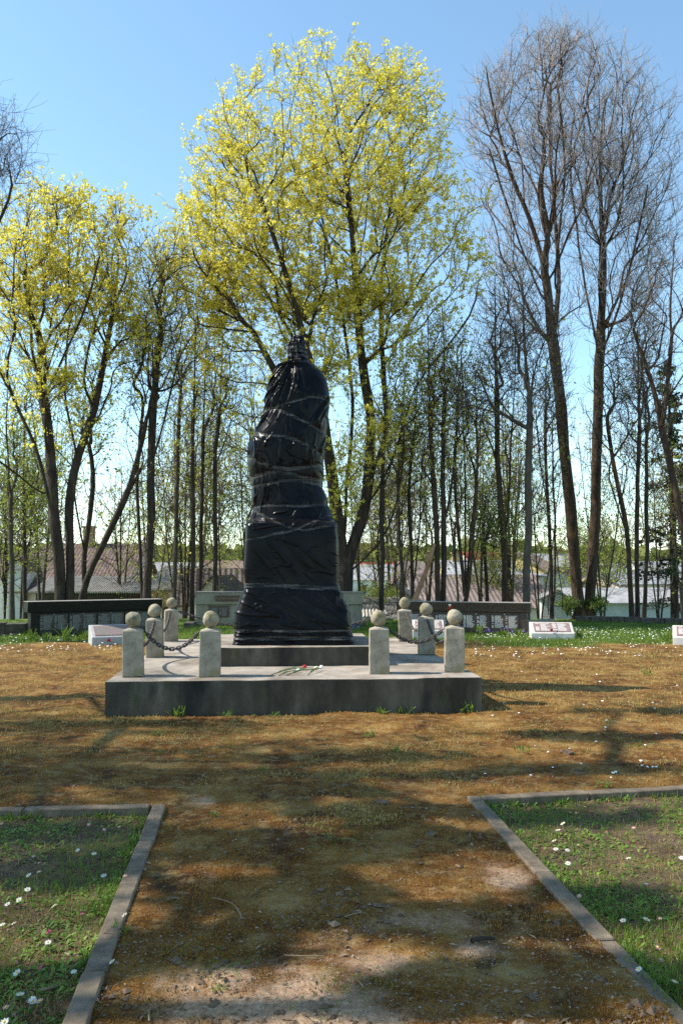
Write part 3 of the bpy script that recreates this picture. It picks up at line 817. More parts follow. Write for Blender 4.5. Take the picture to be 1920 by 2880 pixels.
# ------------------------------------------------------------------ memorial walls with their name plates
def quads_xz(rects, y=0.0):
    """flat rectangles (x0, x1, z0, z1) standing in the plane y, facing -y"""
    r = np.asarray(rects, float); n = len(r)
    V = np.empty((n, 4, 3)); V[:, :, 1] = y
    V[:, 0, 0] = V[:, 3, 0] = r[:, 0]; V[:, 1, 0] = V[:, 2, 0] = r[:, 1]
    V[:, 0, 2] = V[:, 1, 2] = r[:, 2]; V[:, 2, 2] = V[:, 3, 2] = r[:, 3]
    return V.reshape(-1, 3), np.arange(n * 4).reshape(-1, 4)
def name_rows(x0, x1, ztop, zbot, rowh, rr, split=.26, cut=0.8):
    """rows of engraved names: a short rank on the left, a name and a year, worn unreadable by distance"""
    out = []; z = ztop
    w = x1 - x0
    while z - rowh > zbot:
        if rr.random() < .75: out.append((x0, x0 + w * split * rr.uniform(.55, .9), z - rowh * .55, z))
        x = x0 + w * split; end = x0 + w * rr.uniform(cut - .1, 1.0)
        while x < end:
            l_ = w * rr.uniform(.07, .2); out.append((x, min(x + l_, end), z - rowh * .55, z)); x += l_ + w * .02
        z -= rowh
    return out
def memorial_wall(a, b, htop, label, body, ink, plates, seed, cols=4, group='low granite memorial walls'):
    """a and b are the two ends of its foot on the ground, left to right"""
    a, b = np.asarray(a, float), np.asarray(b, float)
    d = b - a; L = float(np.linalg.norm(d[:2])); ang_ = math.atan2(d[1], d[0])
    t = thing('memorial_wall', label, 'wall', (a[0], a[1], 0), ang_, group)
    capH = htop * .31
    bm = box_bm(L - .12, .30, htop - capH + .2, L / 2, .2, -.2, bev=.008); link('wall_body', bm_mesh('wall_body', bm, body), t)
    bm = box_bm(L + .06, .44, capH - .012, L / 2, .19, htop - capH, bev=.01)
    for v in bm.verts:
        if v.co.z < htop - capH / 2 and v.co.y < .1: v.co.y += .035
    link('coping', bm_mesh('coping', bm, body), t)
    tp = box_bm(L + .08, .47, .012, L / 2, .19, htop - .011); link('coping_cap', bm_mesh('coping_cap', tp, M['stone_pale']), t)
    pw = (L - .5) / cols; rr = random.Random(seed)
    for k in range(cols):
        x0 = .25 + k * pw
        p = box_bm(pw - .035, .02, htop - capH - .1, x0 + pw / 2, .043, .05, bev=.003)
        po = link('name_plate', bm_mesh('name_plate', p, plates), t)
        rects = []
        for h in range(2):
            c0 = x0 + .03 + h * (pw - .03) / 2
            rects += name_rows(c0, c0 + pw * .42, htop - capH - .09, .14, .0245, rr)
        cz = htop - capH - .055
        rects += [(x0 + pw / 2 - .018, x0 + pw / 2 + .018, cz - .006, cz + .006), (x0 + pw / 2 - .006, x0 + pw / 2 + .006, cz - .018, cz + .018)]
        v, q_ = quads_xz(rects, .031)
        io = link('inscription', np_mesh('inscription', v, q_, False, [ink]), po); tag(io, kind='stuff')
    return t
M['stone_pale'] = mat('pale_weathered_edge', [(.3, (.2, .18, .16)), (.7, (.36, .33, .29))], 8, 5, .9, .2, 40)
lw0, lw1 = at(80, 1796, 20.1), at(452, 1790, 21.9)
memorial_wall(lw0, lw1, .86, 'long low black granite memorial wall with columns of names, left of the statue', M['granite_black'], M['ink_grey'], M['plate_dark'], 2)
rw0, rw1 = at(1118, 1780, 21.9), at(1488, 1786, 20.9)
memorial_wall(rw0, rw1, .80, 'long low brown granite memorial wall with columns of names, right of the statue', M['granite_brown'], M['ink_white'], M['plate_red'], 5)

# the grey wall straight behind the statue
cw0, cw1 = at(549, 1765, 23.9), at(1019, 1765, 23.9)
cwL = float(cw1[0] - cw0[0]); CH = at(800, 1665, 23.9)[2]
def centre_wall():
    t = thing('memorial_wall', 'light grey rendered memorial wall with brown plaques, half hidden behind the statue', 'wall', (cw0[0], cw0[1], 0), 0.0)
    s = cwL / 470.0                                       # metres per pixel of the photograph there
    bm = box_bm(cwL - .02, .34, CH * .64 + .2, cwL / 2, .22, -.2, bev=.006); link('wall_body', bm_mesh('wall_body', bm, M['wallgrey']), t)
    topb = CH - CH * .64
    for x0, x1 in ((0, 1.72), (cwL - .56, cwL)):
        bm = box_bm(x1 - x0, .44, topb - .02, (x0 + x1) / 2, .2, CH * .64, bev=.008); link('upper_block', bm_mesh('upper_block', bm, M['wallgrey']), t)
    bm = box_bm(cwL - 2.28, .36, topb - .035, 1.72 + (cwL - 2.28) / 2, .21, CH * .64, bev=.004); link('upper_block', bm_mesh('upper_block', bm, M['wallgrey']), t)
    bm = box_bm(cwL + .05, .5, .028, cwL / 2, .2, CH - .018, bev=.004); link('coping_cap', bm_mesh('coping_cap', bm, M['stone_pale']), t)
    bm = box_bm(cwL + .16, .6, .25, cwL / 2, .2, -.17, bev=.006); link('footing', bm_mesh('footing', bm, M['stone_dark']), t)
    # title plaque
    px0 = (600 - 548.5) * s; 
    bm = box_bm(cwL - px0 * 2 - .1, .05, .165, cwL / 2, -.03, CH - .262, bev=.004); pl_ = link('title_plaque', bm_mesh('title_plaque', bm, M['plate_red']), t)
    cu = bpy.data.curves.new('lettering', 'FONT'); cu.body = 'MŪŽĪGA SLAVA VAROŅIEM'; cu.size = .075; cu.extrude = .002; cu.align_x = 'LEFT'
    tmp = bpy.data.objects.new('lettering', cu); COL.objects.link(tmp)
    dg = bpy.context.evaluated_depsgraph_get(); me = bpy.data.meshes.new_from_object(tmp.evaluated_get(dg)); bpy.data.objects.remove(tmp)
    me.materials.clear(); me.materials.append(M['ink_gold'])
    w = max(v.co.x for v in me.vertices)
    lo = link('lettering', me, pl_, (px0 + .08, -.059, CH - .205), (R(90), 0, 0), (.7 / w, .8, 1))
    rr = random.Random(4)
    xs = [(586 - 548.5) * s + k * .85 for k in range(5)]
    for x in xs:
        if x + .58 > cwL - .35: continue
        bm = box_bm(.58, .04, .33, x + .29, .035, CH * .64 - .37, bev=.004); p = link('name_plate', bm_mesh('name_plate', bm, M['plate_red']), t)
        re = name_rows(x + .03, x + .26, CH * .64 - .1, CH * .64 - .34, .026, rr, .32) + name_rows(x + .31, x + .55, CH * .64 - .1, CH * .64 - .34, .026, rr, .32)
        v, q_ = quads_xz(re, .012); tag(link('inscription', np_mesh('inscription', v, q_, False, [M['ink_grey']]), p), kind='stuff')
    bm = box_bm(.30, .5, .2, -.09, -.3, -.05, bev=.02); rough(bm, .01, 5, 3)
    link('footing', bm_mesh('footing', bm, M['stone_dark']), t)
centre_wall()

# sloping name slabs lying in the grass
def desk_slab(p, w, label, hf, hb, dep, rot, body, plate, ink, seed):
    t = thing('memorial_slab', label, 'memorial slab', (p[0], p[1], 0), rot, 'sloping memorial slabs')
    bm = bmesh.new()
    prof = [(0, -.08), (0, hf), (dep, hb), (dep + .1, hb), (dep + .1, -.08)]
    vs = [[bm.verts.new((x, y, z)) for y, z in prof] for x in (-w / 2, w / 2)]
    bm.faces.new(vs[0]); bm.faces.new(vs[1][::-1])
    for k in range(5): bm.faces.new((vs[0][k], vs[1][k], vs[1][(k + 1) % 5], vs[0][(k + 1) % 5])[::-1])
    bmesh.ops.recalc_face_normals(bm, faces=bm.faces[:])
    bmesh.ops.bevel(bm, geom=bm.edges[:], offset=.01, segments=1, affect='EDGES')
    link('slab_body', bm_mesh('slab_body', bm, body), t)
    sl_ = math.atan2(hb - hf, dep); Ls = math.hypot(hb - hf, dep)
    bm = box_bm(w * .84, Ls * .8, .014, 0, Ls / 2, 0.0, bev=.003)
    po = link('name_plate', bm_mesh('name_plate', bm, plate), t, (0, 0, hf + .002), (sl_, 0, 0))
    rr = random.Random(seed)
    re = name_rows(-w * .38, -w * .02, Ls * .82, Ls * .13, Ls * .075, rr, .34) + name_rows(w * .02, w * .38, Ls * .82, Ls * .13, Ls * .075, rr, .34)
    v, q_ = quads_xz(re); v = v[:, [0, 2, 1]].copy(); v[:, 2] = .0165
    tag(link('inscription', np_mesh('inscription', v, q_, False, [ink]), po), kind='stuff')
    return t
desk_slab(gp(1554, 1799), .99, 'pale sloping memorial slab with a red flower on its lower edge, right lawn', .15, .37, .5, R(-8), M['slab_stone'], M['plate'], M['ink_white'], 1)
desk_slab(gp(320, 1813), .92, 'grey sloping memorial slab behind the left corner post', .17, .40, .5, R(24), M['slab_grey'], M['plate'], M['ink_grey'], 2)
desk_slab(at(1205, 1793, 19.6), .75, 'pale sloping memorial slab almost hidden behind the right corner post', .2, .42, .5, R(-4), M['slab_stone'], M['plate'], M['ink_white'], 3)
desk_slab(gp(1961, 1818), .99, 'white sloping memorial slab cut off by the right edge of the photo', .18, .40, .5, R(-22), M['slab_stone'], M['plate'], M['ink_white'], 4)
# single flowers at the slabs and the walls
c = gp(1553, 1799); 
lying_flower('carnation', 'rose red flower on the lower edge of the pale sloping slab', 'flower', (c[0], c[1] - .0, .2), (c[0] + .16, c[1] + .06, .185), M['rose'], .042, 0, seed=21, head_el=60, layers=3, petals=8)
c = gp(313, 1815)
lying_flower('carnation', 'dark red flower lying before the grey slab on the left', 'flower', (c[0], c[1] - .1, .09), (c[0] + .22, c[1] - .12, .03), M['red'], .05, 0, seed=22, head_el=50, layers=3, petals=8)
c = at(1262, 1712, 20.9)
for k, (dx, dz, m_, lab) in enumerate(((-.055, -.02, 'red', 'lower red carnation standing before the brown memorial wall'), (.03, .02, 'red', 'upper red carnation standing before the brown memorial wall'), (-.01, .07, 'white', 'white carnation topping the two red ones before the brown wall'))):
    lying_flower('carnation', lab, 'flower', (c[0] + dx, c[1] - .25, c[2] + dz), (c[0], c[1] - .2, 0.0), M[m_], .042, 0, seed=30 + k, head_el=70, group='carnations before the brown wall', layers=3, petals=8)

# ------------------------------------------------------------------ low stone edging at the back of the lawn
def stone_row(label, pts, h, seed, name='stone_edging', L=.55, matn='stone_dark', dep=.3):
    t = thing(name, label, 'low wall', tuple(pts[0]))
    rr = random.Random(seed)
    p0, p1 = np.array(pts[0][:2]), np.array(pts[1][:2]); d = unit(p1 - p0); tot = np.linalg.norm(p1 - p0); s = 0
    while s < tot:
        ln = L * rr.uniform(.75, 1.3)
        bm = box_bm(ln - .012, dep, h * rr.uniform(.93, 1.06) + .25, bev=.025, seg=2); rough(bm, .016, 4, seed + int(s * 9))
        c = p0 + d * (s + ln / 2) - pts[0][:2]
        link('stone', bm_mesh('stone', bm, M[matn]), t, (c[0], c[1], -.25 + float(macro(0, p0[1]))), (0, 0, math.atan2(d[1], d[0]) + rr.uniform(-.03, .03)))
        s += ln
stone_row('low dark stone edging along the back of the right lawn', (at(1618, 1750, 26.4), at(2050, 1750, 24.4)), .2, 3)
stone_row('low dark stone edging at the left end of the black wall', (at(-60, 1775, 20.6), at(74, 1775, 20.8)), .2, 6)
stone_row('rough pale stones between the brown wall and the right lawn', (at(1480, 1760, 23.4), at(1545, 1755, 24.5)), .14, 9, 'stone_edging', .35, 'wallgrey', .2)

# ------------------------------------------------------------------ houses down the slope and the town beyond
def gnoise(name, ramp, **k): 
    M[name] = mat(name, ramp, **k); return M[name]
gnoise('roof_tile', [(.3, (.09, .058, .047)), (.55, (.17, .115, .095)), (.75, (.26, .195, .165))], scale=3, bump=.2, fac2=((.09, .08, .065), 1.2, .52, .7))
gnoise('roof_asb', [(.3, (.24, .22, .195)), (.55, (.4, .37, .325)), (.75, (.5, .47, .42))], scale=2, bump=.2, fac2=((.17, .15, .11), 1.0, .54, .72))
gnoise('roof_brown', [(.3, (.12, .092, .078)), (.6, (.19, .145, .125)), (.8, (.26, .205, .18))], scale=1.2, bump=.1)
gnoise('roof_red', [(.3, (.3, .04, .04)), (.7, (.46, .08, .07))], scale=2, bump=.1)
gnoise('roof_orange', [(.3, (.2, .13, .095)), (.7, (.32, .215, .16))], scale=2, bump=.1)
gnoise('roof_grey', [(.3, (.2, .2, .2)), (.7, (.38, .37, .36))], scale=2, bump=.2)
gnoise('roof_dark', [(.3, (.08, .065, .058)), (.7, (.17, .135, .115))], scale=2, bump=.2)
gnoise('wall_white', [(.3, (.6, .57, .52)), (.7, (.76, .73, .68))], scale=1.5, bump=.1)
gnoise('wall_pinkish', [(.3, (.62, .5, .42)), (.7, (.76, .64, .55))], scale=1.5, bump=.1)
gnoise('wall_yellow', [(.3, (.5, .36, .15)), (.7, (.64, .48, .22))], scale=1.5, bump=.1)
gnoise('wall_blue', [(.3, (.34, .38, .42)), (.7, (.5, .53, .56))], scale=1.5, bump=.1)
gnoise('wall_brick', [(.3, (.3, .2, .1)), (.7, (.46, .33, .18))], scale=4, bump=.2)
gnoise('wall_dark', [(.3, (.035, .028, .022)), (.7, (.1, .08, .06))], scale=2, bump=.2)
M['glass'] = plain('window_glass', (.03, .035, .045), .08, .6)
M['frame'] = plain('window_frame', (.62, .6, .56), .6)
M['chim'] = M['wall_brick']
def roof_sheet(L, W, rise, drop_mat, pitch_n=0, tile=None, thick=.06):
    """one roof slope: x along the ridge (-L/2..L/2), from the ridge (0,0,0) down to (0,-W,-rise); pitch_n corrugations run down the slope; tile = rows of tiles"""
    nx = max(2, pitch_n * 6 + 1) if pitch_n else 2; ny = 2
    if tile: nx, ny = int(tile[0] * 4) + 1, int(tile[1] * 3) + 1
    xs = np.linspace(-L / 2, L / 2, nx); ys = np.linspace(0, 1, ny)
    X, Yy = np.meshgrid(xs, ys)
    Z = -rise * Yy
    if tile:
        Z = Z + .03 * np.abs(np.sin(np.pi * (X / L + .5) * tile[0])) + .035 * ((Yy * tile[1]) % 1.0) - .02
    elif pitch_n:
        Z = Z + .03 * np.sin(2 * np.pi * (X / L + .5) * pitch_n)
    top_ = np.stack((X, -W * Yy, Z), -1).reshape(-1, 3); bot = top_ - (0, 0, thick)
    i = np.arange(ny - 1)[:, None] * nx; j = np.arange(nx - 1)[None, :]
    q_ = np.stack((i + j, i + nx + j, i + nx + j + 1, i + j + 1), -1).reshape(-1, 4)
    n0 = len(top_)
    e = np.arange(nx - 1); el_ = np.arange(ny - 1) * nx
    rim = [np.stack(((ny - 1) * nx + e, n0 + (ny - 1) * nx + e, n0 + (ny - 1) * nx + e + 1, (ny - 1) * nx + e + 1), -1),
           np.stack((el_, n0 + el_, n0 + el_ + nx, el_ + nx), -1), np.stack((el_ + nx - 1, el_ + 2 * nx - 1, n0 + el_ + 2 * nx - 1, n0 + el_ + nx - 1), -1)]
    return np_mesh('roof', np.vstack((top_, bot)), [q_, q_[:, ::-1] + n0] + rim, smooth=False, mats=[drop_mat])
def house(name, label, x, y, rot, L, Wd, zb, ze, zr, wallm, roofm, cor=0, tile=None, wins=(), chim=(), over=.3, cat='house', group=None):
    """gable house: ridge along its local x; x, y centre; zb ground, ze eaves, zr ridge; wins = (face, u, z, w, h) with face 'f','l','r'"""
    t = thing(name, label, cat, (x, y, zb), rot, group)
    e, r_ = ze - zb, zr - zb
    bm = bmesh.new()
    pr_ = [(-Wd / 2, -1.2), (Wd / 2, -1.2), (Wd / 2, e), (0, r_ - .03), (-Wd / 2, e)]
    vs = [[bm.verts.new((xx, yy, z)) for yy, z in pr_] for xx in (-L / 2, L / 2)]
    bm.faces.new(vs[0]); bm.faces.new(vs[1][::-1])
    for k in range(5): bm.faces.new((vs[0][k], vs[1][k], vs[1][(k + 1) % 5], vs[0][(k + 1) % 5])[::-1])
    bmesh.ops.recalc_face_normals(bm, faces=bm.faces[:])
    link('wall', bm_mesh('wall', bm, M[wallm]), t)
    slope = (r_ - e) / (Wd / 2); W2 = Wd / 2 + over; ri = slope * W2
    rf = link('roof', roof_sheet(L + 2 * over, W2, ri, M[roofm], cor, tile), t, (0, 0, r_ + .05))
    link('roof', roof_sheet(L + 2 * over, W2, ri, M[roofm]), t, (0, 0, r_ + .05), (0, 0, math.pi))
    for (cx, cy, ch) in chim:
        bm = box_bm(.55, .45, ch, cx, cy, -.5); box_bm(.68, .58, .1, cx, cy, ch - .5, bm=bm)
        link('chimney', bm_mesh('chimney', bm, M['chim']), rf)
    for (fc, u, z, w, h) in wins:
        bm = box_bm(w + .16, .08, h + .16, 0, 0, -h / 2 - .08); wo = link('window', bm_mesh('window', bm, M['frame']), t)
        g = link('pane', bm_mesh('pane', box_bm(w, .02, h, 0, -.042, -h / 2), M['glass']), wo)
        if fc == 'f': wo.location = (u, -Wd / 2 - .02, z)
        elif fc == 'l': wo.location = (-L / 2 - .02, u, z); wo.rotation_euler = (0, 0, -math.pi / 2)
        else: wo.location = (L / 2 + .02, u, z); wo.rotation_euler = (0, 0, math.pi / 2)
    return t
def PX(px, Y): return at(px, 1600, Y)[0]
def ZY(py, Y): return at(960, py, Y)[2]
# the brown tiled house on the left with its corrugated annexe
Yr = 46.0
house('tiled_house', 'house with large brown tiled roof behind the black memorial wall', PX(258, Yr), Yr, 0, PX(398, Yr) - PX(118, Yr), 8.5, -3.2, .62, ZY(1531, Yr), 'wall_pinkish', 'roof_tile',
      tile=(34, 20), chim=((-.1, -.2, 1.35),), wins=(('l', .8, 3.2, .8, 1.0),))
def leanto(name, label, px0, px1, Y0, Y1, py_top, py_bot, wallm, roofm, cor, zb=-3, brick=None, cat='shed', rot=0):
    x0, x1 = PX(px0, Y0), PX(px1, Y0); zt, zl = ZY(py_top, Y1), ZY(py_bot, Y0); L = x1 - x0
    t = thing(name, label, cat, ((x0 + x1) / 2, Y1, zb), rot)
    link('roof', roof_sheet(L, Y1 - Y0, zt - zl, M[roofm], cor), t, (0, 0, zt - zb))
    bm = box_bm(L - .5, Y1 - Y0 - .4, zl - zb - .1 + 1, 0, -(Y1 - Y0) / 2 + .1, -1)
    link('wall', bm_mesh('wall', bm, M[wallm]), t)
    return t
a_ = leanto('annexe', 'low annexe with pale corrugated roof in front of the brown tiled house', 82, 392, 38.4, 41.6, 1621, 1664, 'wall_dark', 'roof_asb', 46, cat='annexe')
bm = box_bm(2.0, .06, 1.3, 1.65, -3.12, 1.9); link('brick_panel', bm_mesh('brick_panel', bm, M['wall_brick']), a_)
b_ = leanto('annexe', 'brick annexe under grey corrugated roof with a door, right of the tiled house', 400, 536, 38.0, 43.0, 1590, 1656, 'wall_brick', 'roof_asb', 22, cat='annexe')
bm = box_bm(.9, .08, 1.9, .35, -4.82, 1.0); d_ = link('door', bm_mesh('door', bm, M['wall_dark']), b_)
bm = box_bm(.7, .08, 1.0, -.55, -4.82, 1.9); w_ = link('window', bm_mesh('window', bm, M['frame']), b_); link('pane', bm_mesh('pane', box_bm(.56, .02, .86, -.55, -4.87, 1.97), M['glass']), w_)
house('small_white_house', 'narrow white gabled house at the left end of the tiled roof', PX(102, 44), 44, R(90), 5, .9, -3, ZY(1600, 44), ZY(1575, 44), 'wall_white', 'roof_tile', over=.1)
house('red_roofed_house', 'house with pinkish red tiled roof at the left edge', PX(0, 52), 52, 0, 6.2, 7, -4, ZY(1612, 50), ZY(1560, 52), 'wall_white', 'roof_tile', tile=(24, 14))
house('gabled_shed', 'white gabled shed with dark corrugated roof left of the statue', PX(612, 36), 36, R(8), 3.2, 3.6, -3, ZY(1688, 35), ZY(1602, 36), 'wall_white', 'roof_dark', cor=16)
house('gabled_shed', 'shed with pinkish gable end facing us, between the black and grey walls', PX(634, 34), 33.4, R(82), 3.0, 1.5, -3, ZY(1680, 33), ZY(1622, 33), 'wall_pinkish', 'roof_dark', cor=12, over=.15)
# right half: brown metal roof, sheds and houses
house('long_house', 'long house with wide pinkish brown metal roof behind the brown memorial wall', PX(1320, 50), 50, 0, 7.2, 11, -5, ZY(1706, 45), ZY(1618, 50), 'wall_white', 'roof_brown', cor=30)
t_ = leanto('white_building', 'long white building above the brown metal roof', 1230, 1540, 57, 58.5, 1612, 1618, 'wall_white', 'roof_grey', 0, zb=-5, cat='building')
house('shingled_house', 'house with grey shingled roof and brick chimney on the right', PX(1335, 66), 66, 0, 5.2, 8, -5, ZY(1622, 62), ZY(1577, 66), 'wall_yellow', 'roof_grey', tile=(18, 12), chim=((-1.6, -.3, 1.0),))
house('gable_house', 'pale house whose gable end shows between thin trunks right of the grey wall', PX(1112, 38), 38, R(84), 5, 2.0, -3.5, ZY(1690, 37), ZY(1640, 37), 'wall_pinkish', 'roof_brown', over=.25)
leanto('corrugated_shed', 'shed with brown corrugated roof just beyond the grey wall', 1002, 1140, 29.2, 31.6, 1680, 1757, 'wall_dark', 'roof_asb', 34, zb=-2.2)
leanto('board_shed', 'low shed roofed with bleached boards beside the grey wall', 1012, 1088, 26.8, 27.9, 1714, 1734, 'wall_dark', 'roof_asb', 8, zb=-1.3)
house('red_roofed_house', 'distant house with bright red roof above the shingled roof', PX(1345, 95), 95, R(20), 4, 4, -6, ZY(1580, 95), ZY(1553, 95), 'wall_white', 'roof_red')
house('pink_roofed_house', 'house with pink grey roof beyond the thin trunks right of the statue', PX(1190, 75), 75, R(-14), 4, 9, -6, ZY(1640, 72), ZY(1580, 75), 'wall_pinkish', 'roof_brown', wins=(('f', -1, 5.5, .9, 1.1), ('f', 1, 5.5, .9, 1.1)))
house('yellow_house', 'yellow house with orange gable roof between the right hand trunks', PX(1470, 85), 85, R(60), 6, 6.5, -7, ZY(1605, 83), ZY(1555, 85), 'wall_yellow', 'roof_orange', wins=(('l', -1.3, 8, .9, 1.2), ('l', 1.2, 8, .9, 1.2), ('f', 0, 7.5, .9, 1.2)))
house('yellow_house', 'pale yellow house with grey roof left of the big double trunk', PX(1535, 92), 92, R(10), 6, 7, -7, ZY(1592, 90), ZY(1558, 92), 'wall_yellow', 'roof_grey', wins=(('f', -1.5, 8, 1, 1.3), ('f', 1.2, 8, 1, 1.3)), chim=((1, 0, 1.2),))
house('white_house', 'white house with pink tiled roof behind the big double trunk', PX(1560, 60), 60, R(75), 5, 5, -5, ZY(1650, 58), ZY(1600, 60), 'wall_white', 'roof_orange', wins=(('l', -1, 3.6, .8, 1.1), ('l', 1, 3.6, .8, 1.1)))
house('white_house', 'white house with grey roof seen between the right edge trunks', PX(1745, 64), 64, R(30), 7, 6, -5, ZY(1640, 62), ZY(1603, 64), 'wall_pinkish', 'roof_grey', wins=(('f', -2, 3.2, .9, 1.1), ('f', .5, 3.2, .9, 1.1)))
house('blue_house', 'pale blue grey house low behind the right lawn edging', PX(1800, 44), 44, R(6), 8.5, 5, -5, ZY(1692, 42), ZY(1655, 44), 'wall_blue', 'roof_grey', wins=(('f', -2.6, 3.1, .8, 1.0), ('f', -.6, 3.1, .8, 1.0), ('f', 1.6, 3.1, .8, 1.0)))
house('white_shed', 'small white gabled shed left of the big double trunk', PX(1556, 34), 34, R(80), 2.5, 1.15, -3, ZY(1683, 33), ZY(1664, 33), 'wall_white', 'roof_grey', over=.12)
far = [(80, 150, -9, 10, 8, 'wall_white', 'roof_orange', 'distant white house with orange roof at the far left'), (470, 130, -9, 16, 9, 'wall_pinkish', 'roof_grey', 'distant pinkish block of flats above the brick annexe'),
       (585, 170, -9, 22, 10, 'wall_white', 'roof_grey', 'distant white block of flats left of the statue'), (640, 120, -9, 7, 7, 'wall_white', 'roof_orange', 'distant orange roofed house at the left of the statue'),
       (1030, 140, -9, 9, 8, 'wall_white', 'roof_grey', 'distant white house just right of the statue'), (1090, 190, -9, 14, 9, 'wall_pinkish', 'roof_red', 'distant pinkish house right of the statue with dull red roof'),
       (1210, 160, -9, 12, 9, 'wall_yellow', 'roof_brown', 'distant yellow house among the thin trunks'), (1420, 180, -9, 12, 9, 'wall_white', 'roof_orange', 'distant white house with orange roof among the right trunks'),
       (1640, 150, -9, 12, 9, 'wall_white', 'roof_grey', 'distant white house right of the big double trunk'), (1850, 130, -9, 10, 8, 'wall_white', 'roof_grey', 'distant white house at the right edge')]
for k, (px, Y, zb, L, Wd, wm, rm, lab) in enumerate(far):
    zr = ZY(1592 - (k * 37 % 16), Y); ze = zr - 2.4
    nw = int(L / 2.6)
    house('distant_house', lab, PX(px, Y), Y, R((k * 53) % 40 - 20), L, Wd, zb, ze, zr, wm, rm, wins=[('f', -L / 2 + (i_ + .7) * L / (nw + .4), zh, 1.0, 1.3) for i_ in range(nw) for zh in (ze - zb - 1.6, ze - zb - 4.4)], group='town houses far down the valley')
# ------------------------------------------------------------------ trees
def densify(pts, step):
    pts = np.asarray(pts, float); out = [pts[0]]
    for a, b in zip(pts[:-1], pts[1:]):
        n = max(1, int(np.linalg.norm(b - a) / step))
        for k in range(1, n + 1): out.append(a + (b - a) * k / n)
    return np.array(out)
def smooth_path(p, it=2):
    p = p.copy()
    for _ in range(it): p[1:-1] = .25 * p[:-2] + .5 * p[1:-1] + .25 * p[2:]
    return p

def grow(stems, targets, rg, bf=.35, turn=.7, attach_z=2.0, up=.6, maxseg=1.6):
    """stems: polylines (first point of stems[1:] hooks onto the nearest earlier node). Every target is joined to the tree by the cheapest
    path (length, distance from the root and turning all cost), which is how a crown fills its space."""
    P, par, D, PL, ok = [], [], [], [], []
    for si, s in enumerate(stems):
        s = smooth_path(densify(s, .38), 4)
        s[1:-1] += rg.normal(0, .018, (len(s) - 2, 3))
        if si == 0 or len(P) == 0: p = -1
        else:
            dd = np.linalg.norm(np.array(P) - s[0], axis=1); p = int(dd.argmin())
            if dd[p] > 1.0: p = -1
        for k, pt in enumerate(s):
            if p >= 0:
                d = pt - P[p]; ln = np.linalg.norm(d)
                if ln < 1e-4: continue
                D.append(d / ln); PL.append(PL[p] + ln)
            else: D.append(np.array((0, 0, 1.0))); PL.append(0.0)
            P.append(pt); par.append(p); ok.append(pt[2] > attach_z); p = len(P) - 1
    nst = len(P)
    T = np.asarray(targets, float); N = len(T)
    bc = np.full(N, 1e9); bp = np.zeros(N, int); live = np.ones(N, bool)
    def upd(i):
        d = T - P[i]; ln = np.sqrt((d * d).sum(1)) + 1e-6
        cs = (d @ D[i]) / ln
        c = ln * (1 + turn * (1 - cs)) + bf * PL[i] * .35 + np.maximum(0, -(d[:, 2] / ln) - .1) * ln * up * 2 + np.maximum(0, .35 - cs) * ln * 1.5
        c[~live] = 1e9
        m = c < bc; bc[m] = c[m]; bp[m] = i
    for i in range(nst):
        if ok[i]: upd(i)
    for _ in range(N):
        t = int(bc.argmin())
        if bc[t] >= 1e8: break
        live[t] = False; bc[t] = 1e9 + 1
        p = bp[t]; d = T[t] - P[p]; ln = np.linalg.norm(d)
        nseg = max(1, int(math.ceil(ln / maxseg)))
        d0 = D[p]
        for k in range(1, nseg + 1):
            f = k / nseg
            pt = P[p if k == 1 else len(P) - 1] if False else (T[t] - d * (1 - f))
            if k < nseg: pt = pt + d0 * ln * .12 * math.sin(math.pi * f) + rg.normal(0, .03 * ln, 3)
            pp = p if k == 1 else len(P) - 1
            dv = pt - P[pp]; l2 = np.linalg.norm(dv) + 1e-6
            P.append(pt); par.append(pp); PL.append(PL[pp] + l2); D.append(.55 * dv / l2 + .45 * D[pp])
            D[-1] = D[-1] / (np.linalg.norm(D[-1]) + 1e-6)
        live_any = True
        upd(len(P) - 1)
        if nseg > 1: upd(len(P) - 2)
    return np.array(P), np.array(par), np.array(D), nst

